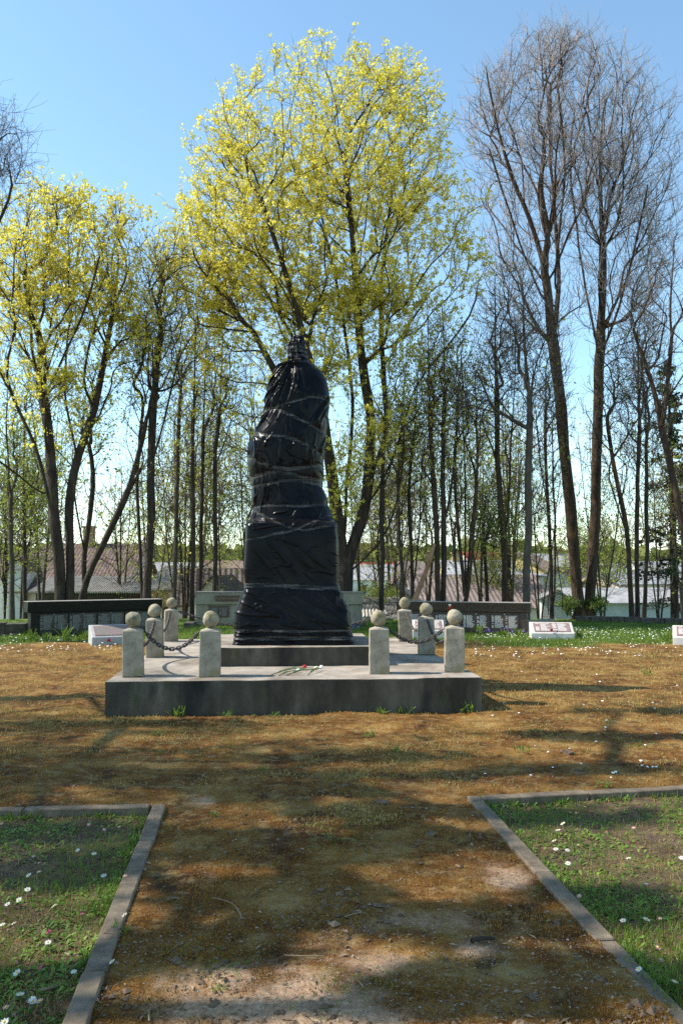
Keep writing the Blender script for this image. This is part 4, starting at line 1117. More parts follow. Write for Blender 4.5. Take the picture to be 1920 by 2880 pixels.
def skeleton_mesh(name, P, par, base_r, tip_r, rg, mat_, min_sides=3, flare=1.35, stem_min=None, nst=0):
    n = len(P); cnt = np.zeros(n); ch = [[] for _ in range(n)]
    for i in range(n):
        if par[i] >= 0: ch[par[i]].append(i)
    order = np.argsort([0] * n)
    for i in range(n - 1, -1, -1):           # children always come after their parent
        if not ch[i]: cnt[i] = 1
        if par[i] >= 0: cnt[par[i]] += cnt[i]
    tot = max(2.0, max(cnt[i] for i in range(n) if par[i] < 0))
    ex_ = math.log(base_r / tip_r) / math.log(tot)
    r = tip_r * cnt ** ex_
    if stem_min is not None: r[:nst] = np.maximum(r[:nst], stem_min)
    Vs, Qs, off = [], [], 0
    done = np.zeros(n, bool)
    starts = [i for i in range(n) if par[i] < 0]
    stack = list(starts)
    while stack:
        i = stack.pop()
        idx = [] if par[i] < 0 else [par[i]]
        k = i
        while True:
            idx.append(k)
            if not ch[k]: break
            c = sorted(ch[k], key=lambda q_: -r[q_])
            stack.extend(c[1:]); k = c[0]
        if len(idx) < 2: continue
        pts = P[idx]; rr = r[idx].copy()
        if par[i] >= 0: rr[0] = min(rr[0], rr[1] * 1.25)
        else:
            h = pts[:, 2] - pts[0, 2]; rr = rr * (1 + (flare - 1) * np.exp(-h / .45))
        if len(pts) > 2: pts = np.vstack((pts[:1], smooth_path(pts, 1)[1:-1], pts[-1:]))
        rr[-1] *= .6
        mr_ = rr.max(); sides = 9 if mr_ > .12 else 6 if mr_ > .05 else 5 if mr_ > .025 else min_sides
        if mr_ > .06:                         # fluted, uneven stems
            rr = rr * (1 + .07 * vnoise(np.arange(len(rr)) * .7, np.full(len(rr), float(i)), seed=3))
        v, q_ = tube(pts, rr, sides)
        Vs.append(v); Qs.append(q_ + off); off += len(v)
    return np_mesh(name, np.vstack(Vs), np.vstack(Qs), True, [mat_]), r

def twig_arrays(B, D0, L, r0, rg, upb=.25, segs=3, curl=.25):
    """many twigs at once: start points B, directions D0, lengths L"""
    n = len(B); pts = np.empty((n, segs + 1, 3)); pts[:, 0] = B
    d = D0 / np.linalg.norm(D0, axis=1, keepdims=True)
    for k in range(segs):
        d = d + rg.normal(0, curl, (n, 3)); d[:, 2] += upb
        d /= np.linalg.norm(d, axis=1, keepdims=True)
        pts[:, k + 1] = pts[:, k] + d * (L / segs)[:, None]
    return pts
def twig_mesh(name, pts, r0, r1, mat_):
    n, s, _ = pts.shape
    T = np.gradient(pts, axis=1); T /= np.linalg.norm(T, axis=2, keepdims=True) + 1e-9
    A = np.cross(T, np.array((.31, .17, .93))); A /= np.linalg.norm(A, axis=2, keepdims=True) + 1e-9
    Bn = np.cross(T, A)
    rad_ = np.linspace(1, 0, s)[None, :, None] * (r0 - r1)[:, None, None] + r1[:, None, None] if np.ndim(r0) else np.linspace(r0, r1, s)[None, :, None]
    V = np.empty((n, s, 3, 3))
    for k in range(3):
        a = 2 * math.pi * k / 3
        V[:, :, k] = pts + rad_ * (math.cos(a) * A + math.sin(a) * Bn)
    base = (np.arange(n) * s * 3)[:, None, None]; i = (np.arange(s - 1) * 3)[None, :, None]; j = np.arange(3)[None, None, :]; j2 = (j + 1) % 3
    q_ = np.stack(np.broadcast_arrays(base + i + j, base + i + j2, base + i + 3 + j2, base + i + 3 + j), -1).reshape(-1, 4)
    return np_mesh(name, V.reshape(-1, 3), q_, False, [mat_])
def leaf_clumps(name, C_, per, size, spread, rg, mat_, hang=0.0):
    """a clump of small leaf faces round every centre"""
    n = len(C_) * per
    c = np.repeat(C_, per, 0) + rg.normal(0, spread, (n, 3)) * np.array((1, 1, .8))
    c[:, 2] -= hang * np.abs(rg.normal(0, 1, n))
    d = rg.normal(0, 1, (n, 3)); d /= np.linalg.norm(d, axis=1, keepdims=True)
    e = np.cross(d, rg.normal(0, 1, (n, 3))); e /= np.linalg.norm(e, axis=1, keepdims=True)
    s = size * np.clip(rg.lognormal(-.05, .38, n), .4, 2.2)[:, None]
    V = np.stack((c - d * s * .5, c + e * s * .42 - d * s * .05, c + d * s * .55, c - e * s * .42 + d * s * .05), 1).reshape(-1, 3)
    return np_mesh(name, V, np.arange(n * 4).reshape(-1, 4), False, [mat_])
def ellipsoid_pts(n, c, rr, rg, shell=.45, zmin=None):
    """points in an ellipsoid, thicker towards its skin"""
    d = rg.normal(0, 1, (n, 3)); d /= np.linalg.norm(d, axis=1, keepdims=True)
    k = rg.uniform(0, 1, n) ** shell
    p = np.asarray(c) + d * k[:, None] * np.asarray(rr)
    return p

def make_tree(name, label, cat, stems, blobs, base_r, rg, bark='bark', twig='twig', leaf=None, leaf_per=7, leaf_size=.06, leaf_spread=.09, leaf_frac=1.0,
              twigs=2, twig_len=(.3, .8), tip_r=.008, twig_r=.006, attach_z=2.5, twig2=0, bf=.35, turn=.7, group=None, parts=('trunk', 'twigs', 'crown'), stem_min=None, upb=.25, leaf_mid=0.0, curl=.25, up=.6, origin=None):
    """stems: list of (m,3) world points; blobs: (count, centre, radii) ellipsoids the crown fills"""
    o0 = np.array(stems[0][0]) if origin is None else np.asarray(origin, float)
    T = np.vstack([ellipsoid_pts(n_, c, r_, rg, sh) for n_, c, r_, sh in blobs])
    zlo = min(c[2] - r_[2] for _, c, r_, _ in blobs)
    P, par, D, nst = grow(stems, T, rg, bf, turn, attach_z, up)
    P = P - o0
    me, r = skeleton_mesh('trunk', P, par, base_r, tip_r, rg, M[bark], stem_min=stem_min, nst=nst)
    t = thing(name, label, cat, tuple(o0), 0, group)
    link(parts[0], me, t)
    cand = np.where((r < max(.022, tip_r * 3.2)) & (np.arange(len(P)) >= nst * .5))[0]
    if not len(cand): cand = np.arange(len(P))
    ii = np.repeat(cand, twigs)
    fr = rg.uniform(0, 1, len(ii))[:, None]
    pr_ = np.where(par[ii] >= 0, par[ii], ii)
    B = P[ii] * fr + P[pr_] * (1 - fr)
    dd = D[ii] * .8 + rg.normal(0, .55, (len(ii), 3))
    L = rg.uniform(*twig_len, len(ii))
    pts = twig_arrays(B, dd, L, twig_r, rg, upb=upb, curl=curl)
    allp = [pts]
    if twig2:
        k = np.repeat(np.arange(len(pts)), twig2); sg = rg.integers(1, 3, len(k))
        b2 = pts[k, sg]; d2 = (pts[k, sg + 1] - b2) / (L[k, None] / 3) * .8 + rg.normal(0, .6, (len(k), 3))
        allp.append(twig_arrays(b2, d2, L[k] * rg.uniform(.35, .75, len(k)), twig_r, rg, upb=upb, curl=curl))
    tp = np.vstack(allp)
    tag(link(parts[1], twig_mesh('twigs', tp, twig_r, twig_r * .45, M[twig]), t), kind='stuff')
    if leaf:
        c = tp[:, -1][rg.uniform(0, 1, len(tp)) < leaf_frac]
        if leaf_mid: 
            c = np.vstack((c, tp[:, 2][rg.uniform(0, 1, len(tp)) < leaf_mid]))
        tag(link(parts[2], leaf_clumps('crown', c, leaf_per, leaf_size, leaf_spread, rg, M[leaf]), t), kind='stuff')
    return t
def pp(Y, *xy, dy=None):
    """a stem's course: photograph pixels at the tree's real distance, with its own wander in depth"""
    out = []
    for k, (x, y) in enumerate(xy):
        out.append(at(x, y, Y + (0 if dy is None else dy * k / max(1, len(xy) - 1))))
    return np.array(out)
def blob(n, px, py, Y, rx, rz_, ry=None, sh=.45):
    """ellipsoid: centre pixel, radii in photograph pixels at the distance Y"""
    s = Y / F
    return (n, at(px, py, Y), (rx * s, (ry or rx) * s, rz_ * s), sh)
def c3(x, y): return (x / 2.45, 900 + y / 2.45)           # readings taken on enlarged crops of the photograph
def c6(x, y): return (800 + x / 2.614, 800 + y / 2.614)
def c5(x, y): return (1200 + x / 2.178, 900 + y / 2.178)
def ground_start(pts, Y):
    b = pts[0].copy(); b[2] = float(macro(b[0], b[1])) - .1
    return np.vstack((b, pts))

rg = np.random.default_rng(11)
# --- the great yellow-flowering maple behind the statue
Y = 25.0
stC = [ground_start(pp(Y, (968, 1690), c6(440, 2250), c6(430, 2050), c6(470, 1960), c6(560, 1800), c6(612, 1600), c6(615, 1400), c6(640, 1150), c6(645, 930), c6(590, 740), (1010, 950), (1000, 800), (985, 620), (970, 440)), Y),
       pp(Y, c6(600, 1640), c6(690, 1510), c6(750, 1400), c6(815, 1280), c6(875, 1050), c6(895, 850), c6(1000, 640), c6(1180, 490), (1300, 935), (1350, 840), dy=-1.0),
       pp(Y, c6(630, 1390), c6(720, 1270), c6(788, 1040), c6(735, 850), c6(722, 600), c6(700, 200), (1075, 740), (1100, 560), (1130, 400), dy=1.5),
       pp(Y, c6(430, 2060), c6(390, 1800), c6(360, 1500), c6(330, 1200), c6(250, 800), (860, 980), (820, 820), (760, 640), (720, 500), dy=-1.2),
       pp(Y, c6(480, 2110), c6(600, 2050), c6(720, 1950), c6(800, 1800), c6(830, 1650), c6(850, 1450), c6(885, 1200), dy=-.8),
       pp(Y, c6(430, 1980), c6(450, 1750), c6(445, 1500), c6(465, 1270), c6(525, 1120), c6(495, 800), c6(470, 500), (950, 800), (900, 600), (880, 420), (890, 300), dy=1.2),
       pp(Y, c6(345, 1300), (840, 1180), (770, 1030), (690, 900), (600, 800), (540, 720), dy=-1.6),
       pp(Y, c6(250, 800), (800, 900), (700, 760), (620, 640), (590, 520), dy=2.0)]
blC = [blob(1650, 915, 515, Y, 375, 415, 310, .5), blob(600, 700, 700, Y, 215, 300, 250, .5), blob(420, 1130, 560, Y, 190, 390, 260, .5), blob(160, 630, 810, Y, 140, 200, 170, .8), blob(250, 1010, 850, Y, 250, 90, 180, .7),
       blob(140, 1080, 250, Y, 170, 100, 130, .6), blob(150, 640, 440, Y, 120, 170, 130, .6), blob(110, 560, 640, Y, 90, 130, 140, .6), blob(90, 1310, 700, Y, 90, 190, 130, .6), blob(240, 860, 900, Y, 300, 240, 240, .8), blob(330, 900, 1060, Y, 330, 230, 240, .8), blob(110, 1130, 950, Y, 190, 200, 150, .8), blob(70, 600, 1010, Y, 115, 250, 120, .9), blob(80, 860, 900, Y, 170, 170, 130, .9), blob(100, 1100, 870, Y, 190, 170, 150, .9), blob(90, 480, 760, Y, 70, 130, 100, .7), blob(150, 620, 860, Y, 120, 190, 150, .8), blob(60, 960, 1340, Y - 1, 70, 130, 60, .7), blob(50, 1080, 1230, Y - 1, 80, 120, 60, .7)]
make_tree('maple_tree', 'great maple in yellow blossom, rising right behind the wrapped statue', 'tree', stC, blC, .26, rg, leaf='blossom', leaf_per=13, leaf_size=.052, leaf_spread=.048, twigs=2, twig_len=(.22, .6), leaf_mid=.55, leaf_frac=.92, attach_z=3.6, tip_r=.006, bf=.6, stem_min=.03)
# --- the maple at the left with several stems
Y = 23.0
stL = [ground_start(pp(Y, c3(430, 1900), c3(400, 1600), c3(385, 1450), c3(340, 1250), c3(300, 1030), c3(235, 800), c3(130, 620), c3(40, 450), c3(-40, 250), dy=-.6), Y),
       pp(Y, c3(370, 1330), c3(385, 1150), c3(350, 950), c3(322, 720), c3(330, 520), c3(250, 420), c3(200, 200), c3(230, -60), (60, 760), dy=.8),
       ground_start(pp(Y, c3(490, 1900), c3(485, 1600), c3(470, 1300), c3(480, 1080), c3(520, 910), c3(640, 730), c3(675, 600), c3(720, 300), c3(760, 50), (330, 800), (340, 700), dy=1.0), Y),
       pp(Y, c3(520, 910), c3(470, 700), c3(440, 500), c3(440, 300), c3(480, 60), (210, 800), (230, 640), dy=1.6),
       pp(Y, c3(330, 500), c3(440, 250), c3(520, 60), (250, 860), (280, 720), dy=-1.4),
       pp(Y, c3(300, 1220), c3(150, 1080), c3(60, 1000), c3(-60, 930), dy=-1.0)]
blL = [blob(750, 150, 760, Y, 235, 240, 230, .5), blob(260, 60, 850, Y, 190, 200, 200, .6), blob(200, 300, 830, Y, 130, 190, 170, .6), blob(90, 170, 590, Y, 110, 80, 120, .7), blob(70, 330, 640, Y, 80, 90, 100, .7), blob(260, 170, 1080, Y, 220, 230, 180, .8), blob(120, 370, 950, Y, 110, 160, 110, .8)]
make_tree('maple_tree', 'many-stemmed maple in yellow blossom behind the black memorial wall on the left', 'tree', stL, blL, .2, rg, leaf='blossom', leaf_per=13, leaf_size=.054, leaf_spread=.05, twigs=2, twig_len=(.22, .6), leaf_frac=.8, leaf_mid=.2, attach_z=3.2, bf=.5, tip_r=.0065, stem_min=.03)
# --- the tall bare double-trunked tree at the right
Y = 27.5
stR = [ground_start(pp(Y, c5(935, 1840), c5(920, 1650), c5(900, 1450), c5(872, 1100), c5(832, 700), c5(795, 300), c5(750, 0), (1540, 800), (1500, 640), (1430, 480), (1390, 330), (1370, 220), dy=-.8), Y),
       ground_start(pp(Y, c5(985, 1840), c5(1005, 1600), c5(1020, 1400), c5(1032, 1000), c5(1045, 600), c5(1052, 250), (1690, 950), (1695, 760), (1690, 600), (1685, 430), (1700, 280), dy=.8), Y),
       pp(Y, c5(1050, 200), c5(1010, 0), (1640, 780), (1620, 640), (1600, 470), (1610, 330), dy=1.5),
       pp(Y, c5(780, 100), c5(800, -80), (1570, 760), (1560, 600), (1545, 430), (1540, 280), (1530, 160), dy=1.2),
       pp(Y, (1556, 800), (1575, 640), (1590, 480), (1580, 330), (1560, 200), dy=-1.4),
       pp(Y, c5(1065, 220), c5(1130, 100), (1750, 820), (1790, 680), (1820, 520), dy=-1.0),
       pp(Y, (1535, 860), (1470, 720), (1420, 560), (1375, 420), dy=-1.0)]
blR = [blob(1250, 1550, 405, Y, 275, 345, 230, .55), blob(1050, 1715, 480, Y, 235, 365, 210, .55), blob(160, 1390, 330, Y, 90, 200, 120, .6), blob(220, 1560, 160, Y, 150, 100, 130, .6), blob(200, 1820, 660, Y, 100, 210, 130, .6), blob(260, 1440, 760, Y, 140, 260, 140, .7), blob(160, 1640, 850, Y, 270, 180, 170, .7), blob(200, 1790, 850, Y, 140, 220, 130, .7)]
make_tree('bare_tree', 'tallest tree, leafless and double-trunked, at the right of the photo', 'tree', stR, blR, .25, rg, bark='bark_rust', twig='twig_grey', twigs=2, twig_len=(.35, .95), twig2=1, tip_r=.0075, twig_r=.0072, attach_z=5.0, bf=.8, turn=.8, stem_min=.035, upb=.32)
# --- bare tree whose branch tips hang in at the upper left corner
Y = 19.0
st_ = [ground_start(pp(Y, (-150, 1700), (-140, 1300), (-120, 950), (-70, 700), (-30, 480), (10, 330)), Y), pp(Y, (-120, 950), (-40, 700), (30, 560), (60, 470)), pp(Y, (-130, 1100), (-250, 800), (-300, 500)), pp(Y, (-120, 900), (-160, 600), (-150, 300), dy=1)]
make_tree('bare_tree', 'bare tree reaching in with fine drooping twigs at the upper left edge', 'tree', st_, [blob(170, -60, 430, Y, 165, 190, 150, .6), blob(140, -200, 480, Y, 180, 220, 170, .6), blob(60, 20, 420, Y, 90, 140, 100, .6)], .2, rg, bark='bark', twig='twig_dark', twigs=2, twig_len=(.4, 1.0), twig2=1, tip_r=.006, twig_r=.0048, attach_z=5, upb=-.02, curl=.35)
# --- leaning and straight trunks between the left maple and the statue
def slim(label, Y, stems, blobs, base_r, leaf='youngleaf', **k):
    st = [ground_start(pp(Y, *stems[0], dy=random.uniform(-.6, .6)), Y)] + [pp(Y, *s, dy=random.uniform(-1.2, 1.2)) for s in stems[1:]]
    a = dict(twigs=2, twig_len=(.25, .7), tip_r=.008, twig_r=.0058, attach_z=2.2, leaf_per=6, leaf_size=.058, leaf_spread=.09, leaf_frac=.5, stem_min=.014)
    a.update(k)
    return make_tree('slender_tree', label, 'tree', st, blobs, base_r * .62, rg, leaf=leaf, **a)
slim('leaning tree with forked stem slanting to the right behind the black memorial wall', 24.4, [[c3(540, 1910), c3(600, 1760), c3(700, 1590), c3(780, 1400), c3(870, 1220), c3(950, 960), c3(1010, 700), c3(1070, 400)], [c3(700, 1590), c3(640, 1760), c3(600, 1820)], [c3(880, 1200), c3(1000, 1000), c3(1090, 850)]],
     [blob(160, 420, 1060, 24.4, 110, 220, 100, .7), blob(60, 400, 1300, 24.4, 90, 110, 80)], .15, leaf_frac=.3)
slim('thin forked tree with young leaves between the many-stemmed maple and the leaning tree', 26.0, [[c3(590, 1800), c3(580, 1500), c3(530, 1380), c3(515, 1250), c3(500, 900)], [c3(590, 1560), c3(650, 1250), c3(650, 1050), c3(620, 850), c3(640, 500)]],
     [blob(260, 240, 1150, 26, 120, 260, 110, .7)], .14, leaf_frac=.7)
slim('straight dark tree, thickest trunk between the leaning tree and the grey wall', 24.0, [[c3(1012, 1910), c3(1040, 1450), c3(1040, 1000), c3(1050, 600), c3(1085, 300), c3(1100, 0), (470, 800)], [c3(1055, 980), c3(1130, 700), c3(1200, 400), c3(1250, 150)], [c3(1035, 700), c3(980, 450), c3(950, 200)], [c3(1065, 1450), c3(1150, 1150), c3(1190, 950)]],
     [blob(480, 460, 900, 24, 140, 230, 130, .65), blob(130, 440, 730, 24, 120, 100, 110)], .19, leaf='blossom2', leaf_frac=.4)
slim('thin trunk standing close against the left of the straight dark tree', 24.6, [[c3(985, 1900), c3(958, 1500), c3(942, 1050), c3(960, 800), c3(1000, 550)]], [blob(170, 400, 1000, 24.6, 75, 210, 80, .7)], .09, leaf_frac=.3)
slim('slim grey trunk between the straight dark tree and the three stems by the grey wall', 26.5, [[c3(1205, 1880), c3(1215, 1500), c3(1222, 1100), c3(1230, 750), c3(1260, 300)], [c3(1230, 1600), c3(1290, 1430), c3(1330, 1250)]], [blob(260, 510, 1050, 26.5, 80, 230, 90, .7)], .12, bark='bark_grey', leaf_frac=.4)
slim('left one of the three straight stems behind the left end of the grey wall', 25.8, [[c3(1325, 2000), c3(1335, 1500), c3(1330, 1000), c3(1340, 500), c3(1350, 100)]], [blob(150, 555, 1110, 25.8, 70, 250, 90, .7)], .12, leaf='blossom2', leaf_frac=.5)
slim('middle one of the three straight stems behind the left end of the grey wall', 26.2, [[c3(1378, 1930), c3(1385, 1500), c3(1395, 1000), c3(1410, 500), c3(1420, 100)], [c3(1390, 1750), c3(1440, 1500), c3(1450, 1200)]], [blob(150, 600, 1100, 26.2, 70, 250, 90, .7)], .11, leaf='blossom2', leaf_frac=.5)
slim('right one of the three straight stems behind the grey wall', 25.6, [[c3(1475, 1900), c3(1490, 1450), c3(1475, 1000), c3(1520, 500), c3(1540, 100)]], [blob(150, 640, 1110, 25.6, 70, 250, 90, .7)], .12, leaf='blossom2', leaf_frac=.5)
slim('thin leafy tree at the far left edge of the photo', 27.0, [[c3(85, 2050), c3(80, 1600), c3(70, 1200), c3(45, 800), c3(60, 300)]], [blob(260, 40, 1250, 27, 110, 300, 110, .7)], .13, leaf_frac=.9, bark='bark_grey')
slim('second thin tree from the left edge, behind the end of the black wall', 29.0, [[c3(175, 2010), c3(172, 1500), c3(165, 1000), c3(190, 400)]], [blob(320, 90, 1380, 29, 110, 230, 110, .7), blob(120, 80, 1050, 29, 90, 200, 90)], .12, leaf_frac=.95, leaf='youngleaf')
# --- trunks right of the statue
slim('straight dark trunk just right of the statue in front of the corrugated shed roof', 24.5, [[c6(705, 2360), c6(712, 1900), c6(720, 1500), c6(732, 1100), c6(740, 700)]], [blob(150, 1085, 1200, 24.5, 80, 220, 80, .7)], .115, leaf='blossom2', leaf_frac=.4)
slim('thin grey tree right of the straight dark trunk, among yellow sprigs', 26.0, [[c6(872, 2290), c6(860, 2100), c6(832, 1700), c6(830, 1400), c6(860, 1000), c6(900, 500)], [c6(885, 2180), c6(960, 1950)]], [blob(260, 1130, 1250, 26, 80, 240, 90, .7)], .1, leaf='blossom2', leaf_frac=.5, bark='bark_grey')
slim('thin twin-stemmed tree before the pale gable right of the statue', 25.5, [[c6(945, 2290), c6(930, 1900), c6(900, 1500), c6(960, 1100), c6(980, 600)], [c6(955, 2200), c6(1000, 1700), c6(1005, 1300)]], [blob(260, 1180, 1200, 25.5, 80, 260, 90, .7)], .1, leaf='blossom2', leaf_frac=.5)
slim('left trunk of the close pair behind the left part of the brown wall', 24.3, [[c5(62, 1710), c5(65, 1300), c5(40, 950), c5(20, 650), c5(10, 200), (1200, 800)]], [blob(300, 1215, 1100, 24.3, 95, 280, 100, .7)], .13, bark='bark_rust', leaf='blossom2', leaf_frac=.45)
slim('right trunk of the close pair behind the left part of the brown wall', 24.5, [[c5(98, 1710), c5(105, 1250), c5(95, 1000), c5(100, 600), c5(110, 200), c5(90, -100)], [c5(110, 1230), c5(170, 950), c5(190, 600), c5(210, 200)]], [blob(320, 1260, 1080, 24.5, 95, 300, 100, .7)], .13, leaf='blossom2', leaf_frac=.4)
stick = thing('dead_trunk', 'orange brown barkless trunk leaning against the close pair of trunks', 'tree trunk', at(1163, 1690, 24.0))
pts = pp(24.0, (1163, 1692), (1185, 1640), (1205, 1590), (1218, 1545), (1224, 1530)); pts[:, 1] += np.linspace(0, .25, 5)
M['deadwood'] = mat('bare_deadwood', [(.3, (.2, .1, .05)), (.7, (.42, .25, .14))], 6, 5, .85, .4, 30, stretch=(1, 1, .3))
v, q_ = tube(pts - at(1163, 1690, 24.0), np.array((.09, .075, .065, .06, .05)), 8); link('trunk', np_mesh('trunk', v, q_, True, [M['deadwood']]), stick)
v, q_ = tube(pp(24.0, (1205, 1590), (1196, 1572), (1199, 1552)) - at(1163, 1690, 24.0), np.array((.03, .025, .015)), 6); link('stub', np_mesh('stub', v, q_, True, [M['deadwood']]), stick)
slim('many-stemmed clump fanning out behind the middle of the brown wall', 24.6, [[c5(240, 1710), c5(215, 1500), c5(180, 1200), c5(170, 900), c5(190, 500)], [c5(245, 1690), c5(235, 1300), c5(240, 1000), c5(225, 600), c5(210, 200)], [c5(250, 1690), c5(275, 1400), c5(300, 1150), c5(310, 800), c5(290, 300)], [c5(280, 1400), c5(345, 1150), c5(410, 950)], [c5(240, 1600), c5(300, 1000), c5(330, 600)]],
     [blob(420, 1310, 1180, 24.6, 95, 260, 110, .7)], .12, leaf='blossom2', leaf_frac=.45, bark='bark_rust', stem_min=.018)
slim('short crooked young tree behind the right half of the brown wall', 25.5, [[c5(372, 1710), c5(370, 1620), c5(345, 1400), c5(330, 1250), c5(360, 1050)], [c5(372, 1640), c5(420, 1540), c5(460, 1470)]], [blob(190, 1380, 1480, 25.5, 70, 110, 80, .7)], .09, leaf='youngleaf', leaf_frac=.9)
slim('forked reddish tree between the crooked young tree and the smooth grey trunk', 25.0, [[c5(478, 1710), c5(475, 1400), c5(450, 1150), c5(430, 850), c5(425, 500), c5(420, 100), (1390, 800)], [c5(485, 1300), c5(510, 1000), c5(510, 780), c5(545, 400), c5(540, 50)]], [blob(420, 1410, 1000, 25, 110, 330, 120, .7)], .145, bark='bark_rust', leaf='blossom2', leaf_frac=.12, twig='twig_dark')
slim('smooth grey trunk with crooked side limb at the right end of the brown wall', 24.0, [[c5(605, 1720), c5(622, 1300), c5(622, 900), c5(612, 670), c5(640, 540), c5(605, 300), c5(590, 0), (1465, 760)], [c5(605, 665), c5(480, 555), c5(350, 535), c5(220, 545), c5(140, 500)], [c5(640, 540), c5(625, 260), c5(690, 200), c5(750, 60)]],
     [blob(430, 1460, 980, 24, 150, 290, 140, .65), blob(90, 1330, 1090, 24, 90, 90, 90)], .17, bark='bark_grey', leaf=None, twig='twig_dark', twig2=1)
slim('leafless clump of thin stems just left of the big double trunk', 26.5, [[c5(765, 1830), c5(760, 1500), c5(740, 1100), c5(720, 700), c5(725, 300)], [c5(780, 1750), c5(790, 1400), c5(770, 1000), c5(770, 600)], [c5(845, 1790), c5(800, 1500), c5(780, 1250)], [c5(735, 1830), c5(770, 1300), c5(690, 900), c5(660, 500)]],
     [blob(420, 1545, 1150, 26.5, 80, 330, 100, .7)], .1, leaf='youngleaf', leaf_frac=.1, twig='twig_dark', stem_min=.018)
slim('left stem of the trunk cluster right of the big double trunk', 25.8, [[c5(1255, 1830), c5(1240, 1500), c5(1215, 1200), c5(1130, 850), c5(1080, 500)], [c5(1250, 1420), c5(1180, 1150), c5(1100, 950)]], [blob(360, 1730, 1130, 25.8, 110, 330, 120, .7)], .12, leaf='youngleaf', leaf_frac=.08, twig='twig_dark', bark='bark_rust')
slim('middle stem of the trunk cluster right of the big double trunk', 26.2, [[c5(1288, 1830), c5(1280, 1450), c5(1285, 1000), c5(1300, 600), c5(1290, 100)]], [blob(340, 1790, 1080, 26.2, 100, 350, 110, .7)], .11, leaf=None, twig='twig_dark')
slim('right stem of the trunk cluster right of the big double trunk', 26.8, [[c5(1325, 1830), c5(1345, 1500), c5(1340, 1100), c5(1340, 700), c5(1320, 200)]], [blob(340, 1815, 1100, 26.8, 90, 330, 110, .7)], .1, leaf='youngleaf', leaf_frac=.12, twig='twig_dark')
slim('bare tree leaning in from the right edge with limbs slanting up to the left', 22.5, [[(1990, 1780), (1960, 1600), c5(1560, 1280), c5(1500, 950), c5(1440, 650), c5(1375, 400), c5(1330, 200), c5(1250, 50)], [c5(1500, 950), c5(1360, 820), c5(1200, 740)], [c5(1400, 480), c5(1560, 560)], [c5(1440, 650), c5(1500, 300), c5(1480, 0), (1890, 760)], [c5(1360, 270), c5(1200, 350), c5(1110, 420)], [(1960, 1000), (1830, 880), (1760, 830)]],
     [blob(260, 1850, 950, 22.5, 160, 300, 160, .65), blob(80, 1900, 750, 22.5, 120, 130, 120)], .15, bark='bark_rust', leaf=None, twig='twig_dark')
# --- spruce at the right edge
def spruce(label, px, Y, py_top, rad0):
    b = at(px, 1700, Y); b[2] = float(macro(b[0], Y)); top_ = at(px, py_top, Y)[2]; Ht = top_ - b[2]
    t = thing('spruce_tree', label, 'tree', tuple(b))
    v, q_ = tube(np.array([(0, 0, 0), (.03, 0, Ht * .5), (0, 0, Ht)]), np.array((.16, .1, .02)), 8); link('trunk', np_mesh('trunk', v, q_, True, [M['bark']]), t)
    n = 230; z = np.sort(rg.uniform(.08, 1, n)); a = rg.uniform(0, 2 * math.pi, n); L = rad0 * (1.02 - z) ** .8 * rg.uniform(.6, 1.1, n) + .15
    s = np.linspace(0, 1, 6)[None, :]
    pts = np.stack((np.cos(a)[:, None] * L[:, None] * s, np.sin(a)[:, None] * L[:, None] * s, (z * Ht)[:, None] - L[:, None] * (.45 * s - .18 * s * s * 1.6)), -1)
    tag(link('branches', twig_mesh('branches', pts, .018, .005, M['twig_dark']), t), kind='stuff')
    keep = rg.uniform(0, 1, n) < (.12 + .3 * z)
    c = pts[keep][:, 1:].reshape(-1, 3)
    k = 5; C_ = np.repeat(c, k, 0) + rg.normal(0, .11, (len(c) * k, 3)) * (1, 1, .6); C_[:, 2] -= np.abs(rg.normal(0, .09, len(C_)))
    tag(link('crown', leaf_clumps('crown', C_, 3, .11, .05, rg, M['needle'], hang=.05), t), kind='stuff')
spruce('dark spruce with drooping branches near the right edge', 1895, 31.0, 1010, 1.3)
# --- trees and bushes on the slope, copied from a few models
def model(seed, Ht, spread, leaf, frac, bark, twig, nstem=2, n=420, per=6):
    r_ = np.random.default_rng(seed); st = []
    for k in range(nstem):
        a = r_.uniform(0, 6.28); d = np.array((math.cos(a), math.sin(a), 0)) * spread * .25
        st.append(np.array([(0, 0, -.3), d * .1 + (0, 0, Ht * .12), d * .45 + (0, 0, Ht * .4), d * .8 + (0, 0, Ht * .65), d + (0, 0, Ht * .9)]) + r_.normal(0, .05, (5, 3)) * (k > -1))
        st[-1][0] = (0, 0, -.3)
    bl = [(n, (0, 0, Ht * .64), (spread, spread, Ht * .36), .55)]
    return make_tree('slope_tree', 'x', 'tree', st, bl, .0075 * Ht, r_, bark=bark, twig=twig, leaf=leaf, leaf_per=per, leaf_frac=frac, leaf_size=.085, leaf_spread=.12, twigs=2, twig_len=(.4, 1.0), tip_r=.012, twig_r=.008, attach_z=Ht * .2, origin=(0, 0, 0))
def bush(seed, Ht, spread, leaf, n=160, frac=1.0):
    r_ = np.random.default_rng(seed); st = []
    for k in range(7):
        a = r_.uniform(0, 6.28); d = np.array((math.cos(a), math.sin(a), 0)) * spread * r_.uniform(.2, .7)
        st.append(np.array([(0, 0, -.2), d * .3 + (0, 0, Ht * .3), d + (0, 0, Ht * .8)]) + [[0.01 * k, 0, 0]])
    t = make_tree('bush', 'x', 'bush', st, [(n, (0, 0, Ht * .55), (spread, spread, Ht * .48), .5)], .03, r_, bark='bark', twig='twig', leaf=leaf, leaf_per=9, leaf_frac=frac, leaf_mid=.5, leaf_size=.075, leaf_spread=.09, twigs=2, twig_len=(.2, .5), tip_r=.008, twig_r=.006, attach_z=.1, origin=(0, 0, 0))
    return t
